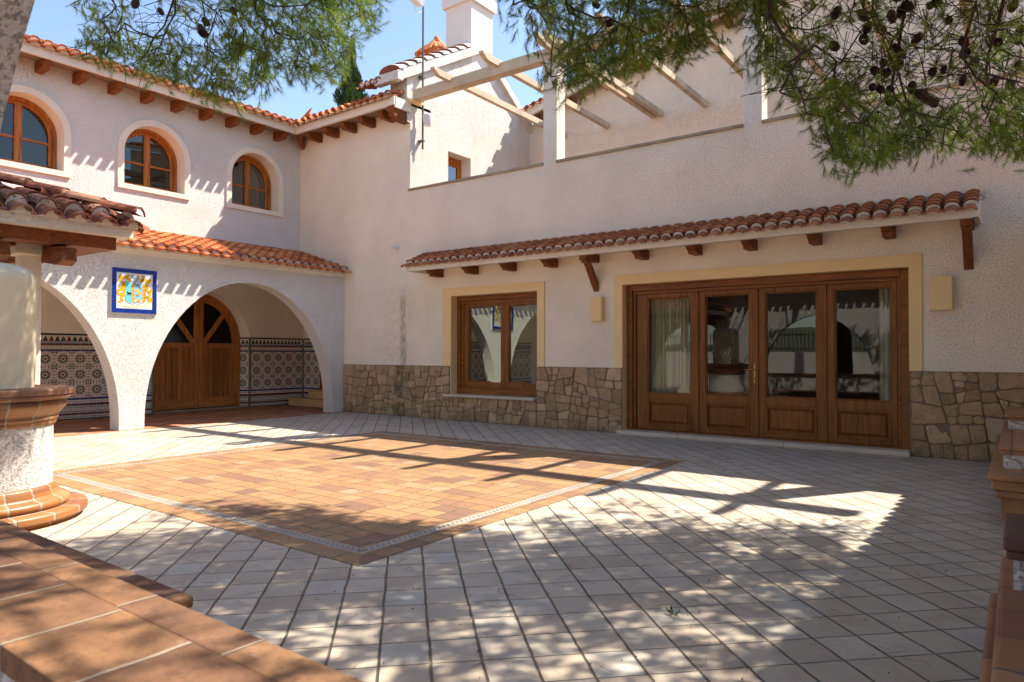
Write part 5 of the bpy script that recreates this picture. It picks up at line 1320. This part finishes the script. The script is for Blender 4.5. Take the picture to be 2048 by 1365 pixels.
# needles: many thin triangles, vectorised
V_, F_, Rn_ = [], [], []
def tuft(c, dirv, n_, L_, w_):
    d = dirv/np.linalg.norm(dirv)
    base = c + d[None]*rg.uniform(-.075,.03,(n_,1))
    v = rg.normal(0,1,(n_,3)); v -= (v@d)[:,None]*d; v /= np.linalg.norm(v,axis=1)[:,None]
    k = rg.uniform(.15,1.15,(n_,1)); dr = d[None]+v*k; dr /= np.linalg.norm(dr,axis=1)[:,None]
    dr[:,2] -= .12; ln = L_*rg.uniform(.65,1.1,(n_,1))
    sdv = np.cross(dr, rg.normal(0,1,(n_,3))); sdv /= np.linalg.norm(sdv,axis=1)[:,None]
    a = base-sdv*w_; b = base+sdv*w_; t = base+dr*ln
    V_.append(np.stack([a,b,t],1).reshape(-1,3)); Rn_.append(np.clip(rg.normal(.45+.25*tuft.t,.2,n_),0,1))
tuft.t = 0
for i in leaf_ids:
    if nch[i] > 2 and rg.rand() < .4: continue
    c = N_[i]; pr = N_[par[i]]; dv = c-pr; dv = dv/(np.linalg.norm(dv)+1e-6)
    u, v, dep = proj(c); inview = dep > .3 and -80 < u < 2130 and v > -60
    tuft.t = rg.uniform(-1,1)
    if inview:
        for q in range(5):
            dq = dv + rg.normal(0,.6,3) + np.array([0,0,-.15]); dq /= np.linalg.norm(dq)
            tuft(c+rg.normal(0,.055,3)+dq*.04, dq, 46, .072, .0014)
    else:
        for q in range(3):
            dq = dv + rg.normal(0,.6,3); dq /= np.linalg.norm(dq)
            tuft(c+rg.normal(0,.07,3), dq, 30, .085, .0042)
V_ = np.concatenate(V_); Rn_ = np.concatenate(Rn_); nf = len(V_)//3
me = bpy.data.meshes.new('needles'); me.vertices.add(len(V_)); me.vertices.foreach_set('co', V_.ravel()); me.loops.add(nf*3); me.polygons.add(nf)
me.loops.foreach_set('vertex_index', np.arange(nf*3, dtype=np.int32)); me.polygons.foreach_set('loop_start', np.arange(0,nf*3,3,dtype=np.int32)); me.polygons.foreach_set('loop_total', np.full(nf,3,dtype=np.int32))
me.update(); me.materials.append(M['needle']); at = me.attributes.new('rnd','FLOAT','FACE'); at.data.foreach_set('value', Rn_.astype(np.float32))
co = bpy.data.objects.new('crown', me); C.objects.link(co); co.parent = pt; co.location = -Vector(pt.location)
print('NEEDLES', nf, 'nodes', cnt)
# cones
def cone_mesh():
    mb = MB(); n_ = 11
    for j in range(9):
        t = j/8; z = .045-.09*t; r_ = .031*math.sin(PI*(.12+.82*t))**.7
        for i in range(n_):
            a = 2*PI*(i+.5*(j%2))/n_; ca, sa = math.cos(a), math.sin(a)
            mb.add([(ca*r_*.6-sa*.006,sa*r_*.6+ca*.006,z+.006),(ca*r_*.6+sa*.006,sa*r_*.6-ca*.006,z+.006),(ca*(r_+.009)+sa*.009,sa*(r_+.009)-ca*.009,z-.006),(ca*(r_+.012),sa*(r_+.012),z-.012),(ca*(r_+.009)-sa*.009,sa*(r_+.009)+ca*.009,z-.006)], [(0,1,2,3,4)], 0)
    mb.lathe([(.0,.045),(.02,.03),(.024,0),(.018,-.03),(.0,-.045)], 0,0,8)
    me_ = mb.build('pine_cone', M['cone'], pt); return me_
c0 = cone_mesh(); spots = [(320,24,6.0),(270,8,6.0),(400,60,6.0),(455,72,6.1),(480,90,6.1),(410,44,6.2),(465,22,6.1),(405,68,6.0),(1190,10,5.6),(1220,45,5.5),(1228,60,5.7)]
for k in range(46):
    U = 1620+rg.rand()**.8*420; V = rg.uniform(-10,205); spots.append((U,V,rg.uniform(4.9,5.7)))
for k, (U, V, D) in enumerate(spots):
    p = CAM+ray(U,V)*D
    o = c0 if k == 0 else c0.copy()
    if k: C.objects.link(o); o.parent = pt
    o.location = Vector(p)-Vector(pt.location); o.rotation_euler = (rg.uniform(-.9,.9),rg.uniform(-.9,.9),rg.uniform(0,6)); sc_ = rg.uniform(.65,.95); o.scale = (sc_,)*3

# ================================================================== litter on the paving
s = MB(); rg2 = random.Random(77)
for i in range(1300):
    x = rg2.uniform(6.5,13.3); y = rg2.uniform(-8.9,-1.0)
    if rg2.random() < .5: y = rg2.uniform(-8.9,-4.5)
    a = rg2.uniform(0,2*PI)
    if rg2.random() < .72:
        l = rg2.uniform(.02,.05); z = .0075
        s.tube([(x,y,z),(x+l*math.cos(a),y+l*math.sin(a),z+.002),(x+2*l*math.cos(a+.2),y+2*l*math.sin(a+.2),z)], .0008, 3, 0, None, False)
    else:
        r_ = rg2.uniform(.0012,.0035); s.box(x-r_,x+r_,y-r_*.7,y+r_*.7,.005,.006+r_, 1)
s.build('fallen_needles', [M['hay'], M['cone']], kind='stuff')
def weed(x, y, label, n_=14, h=.05):
    s = MB()
    for i in range(n_):
        a = random.uniform(0,2*PI); l = random.uniform(.4,1)*h
        b = Vector((x+random.uniform(-.02,.02),y+random.uniform(-.02,.02),.004)); e = b+Vector((math.cos(a)*l,math.sin(a)*l,l*.8)); q = Vector((-math.sin(a),math.cos(a),0))*.006
        s.add([b-q*.4,b+q*.4,(b+e)/2+q,e,(b+e)/2-q], [(0,1,2,3,4)], 0, random.random())
    tag(s.build('weed', M['cyp']), label, 'weed')
weed(12.185, -6.80, 'tiny green weed growing in a joint of the cream paving')
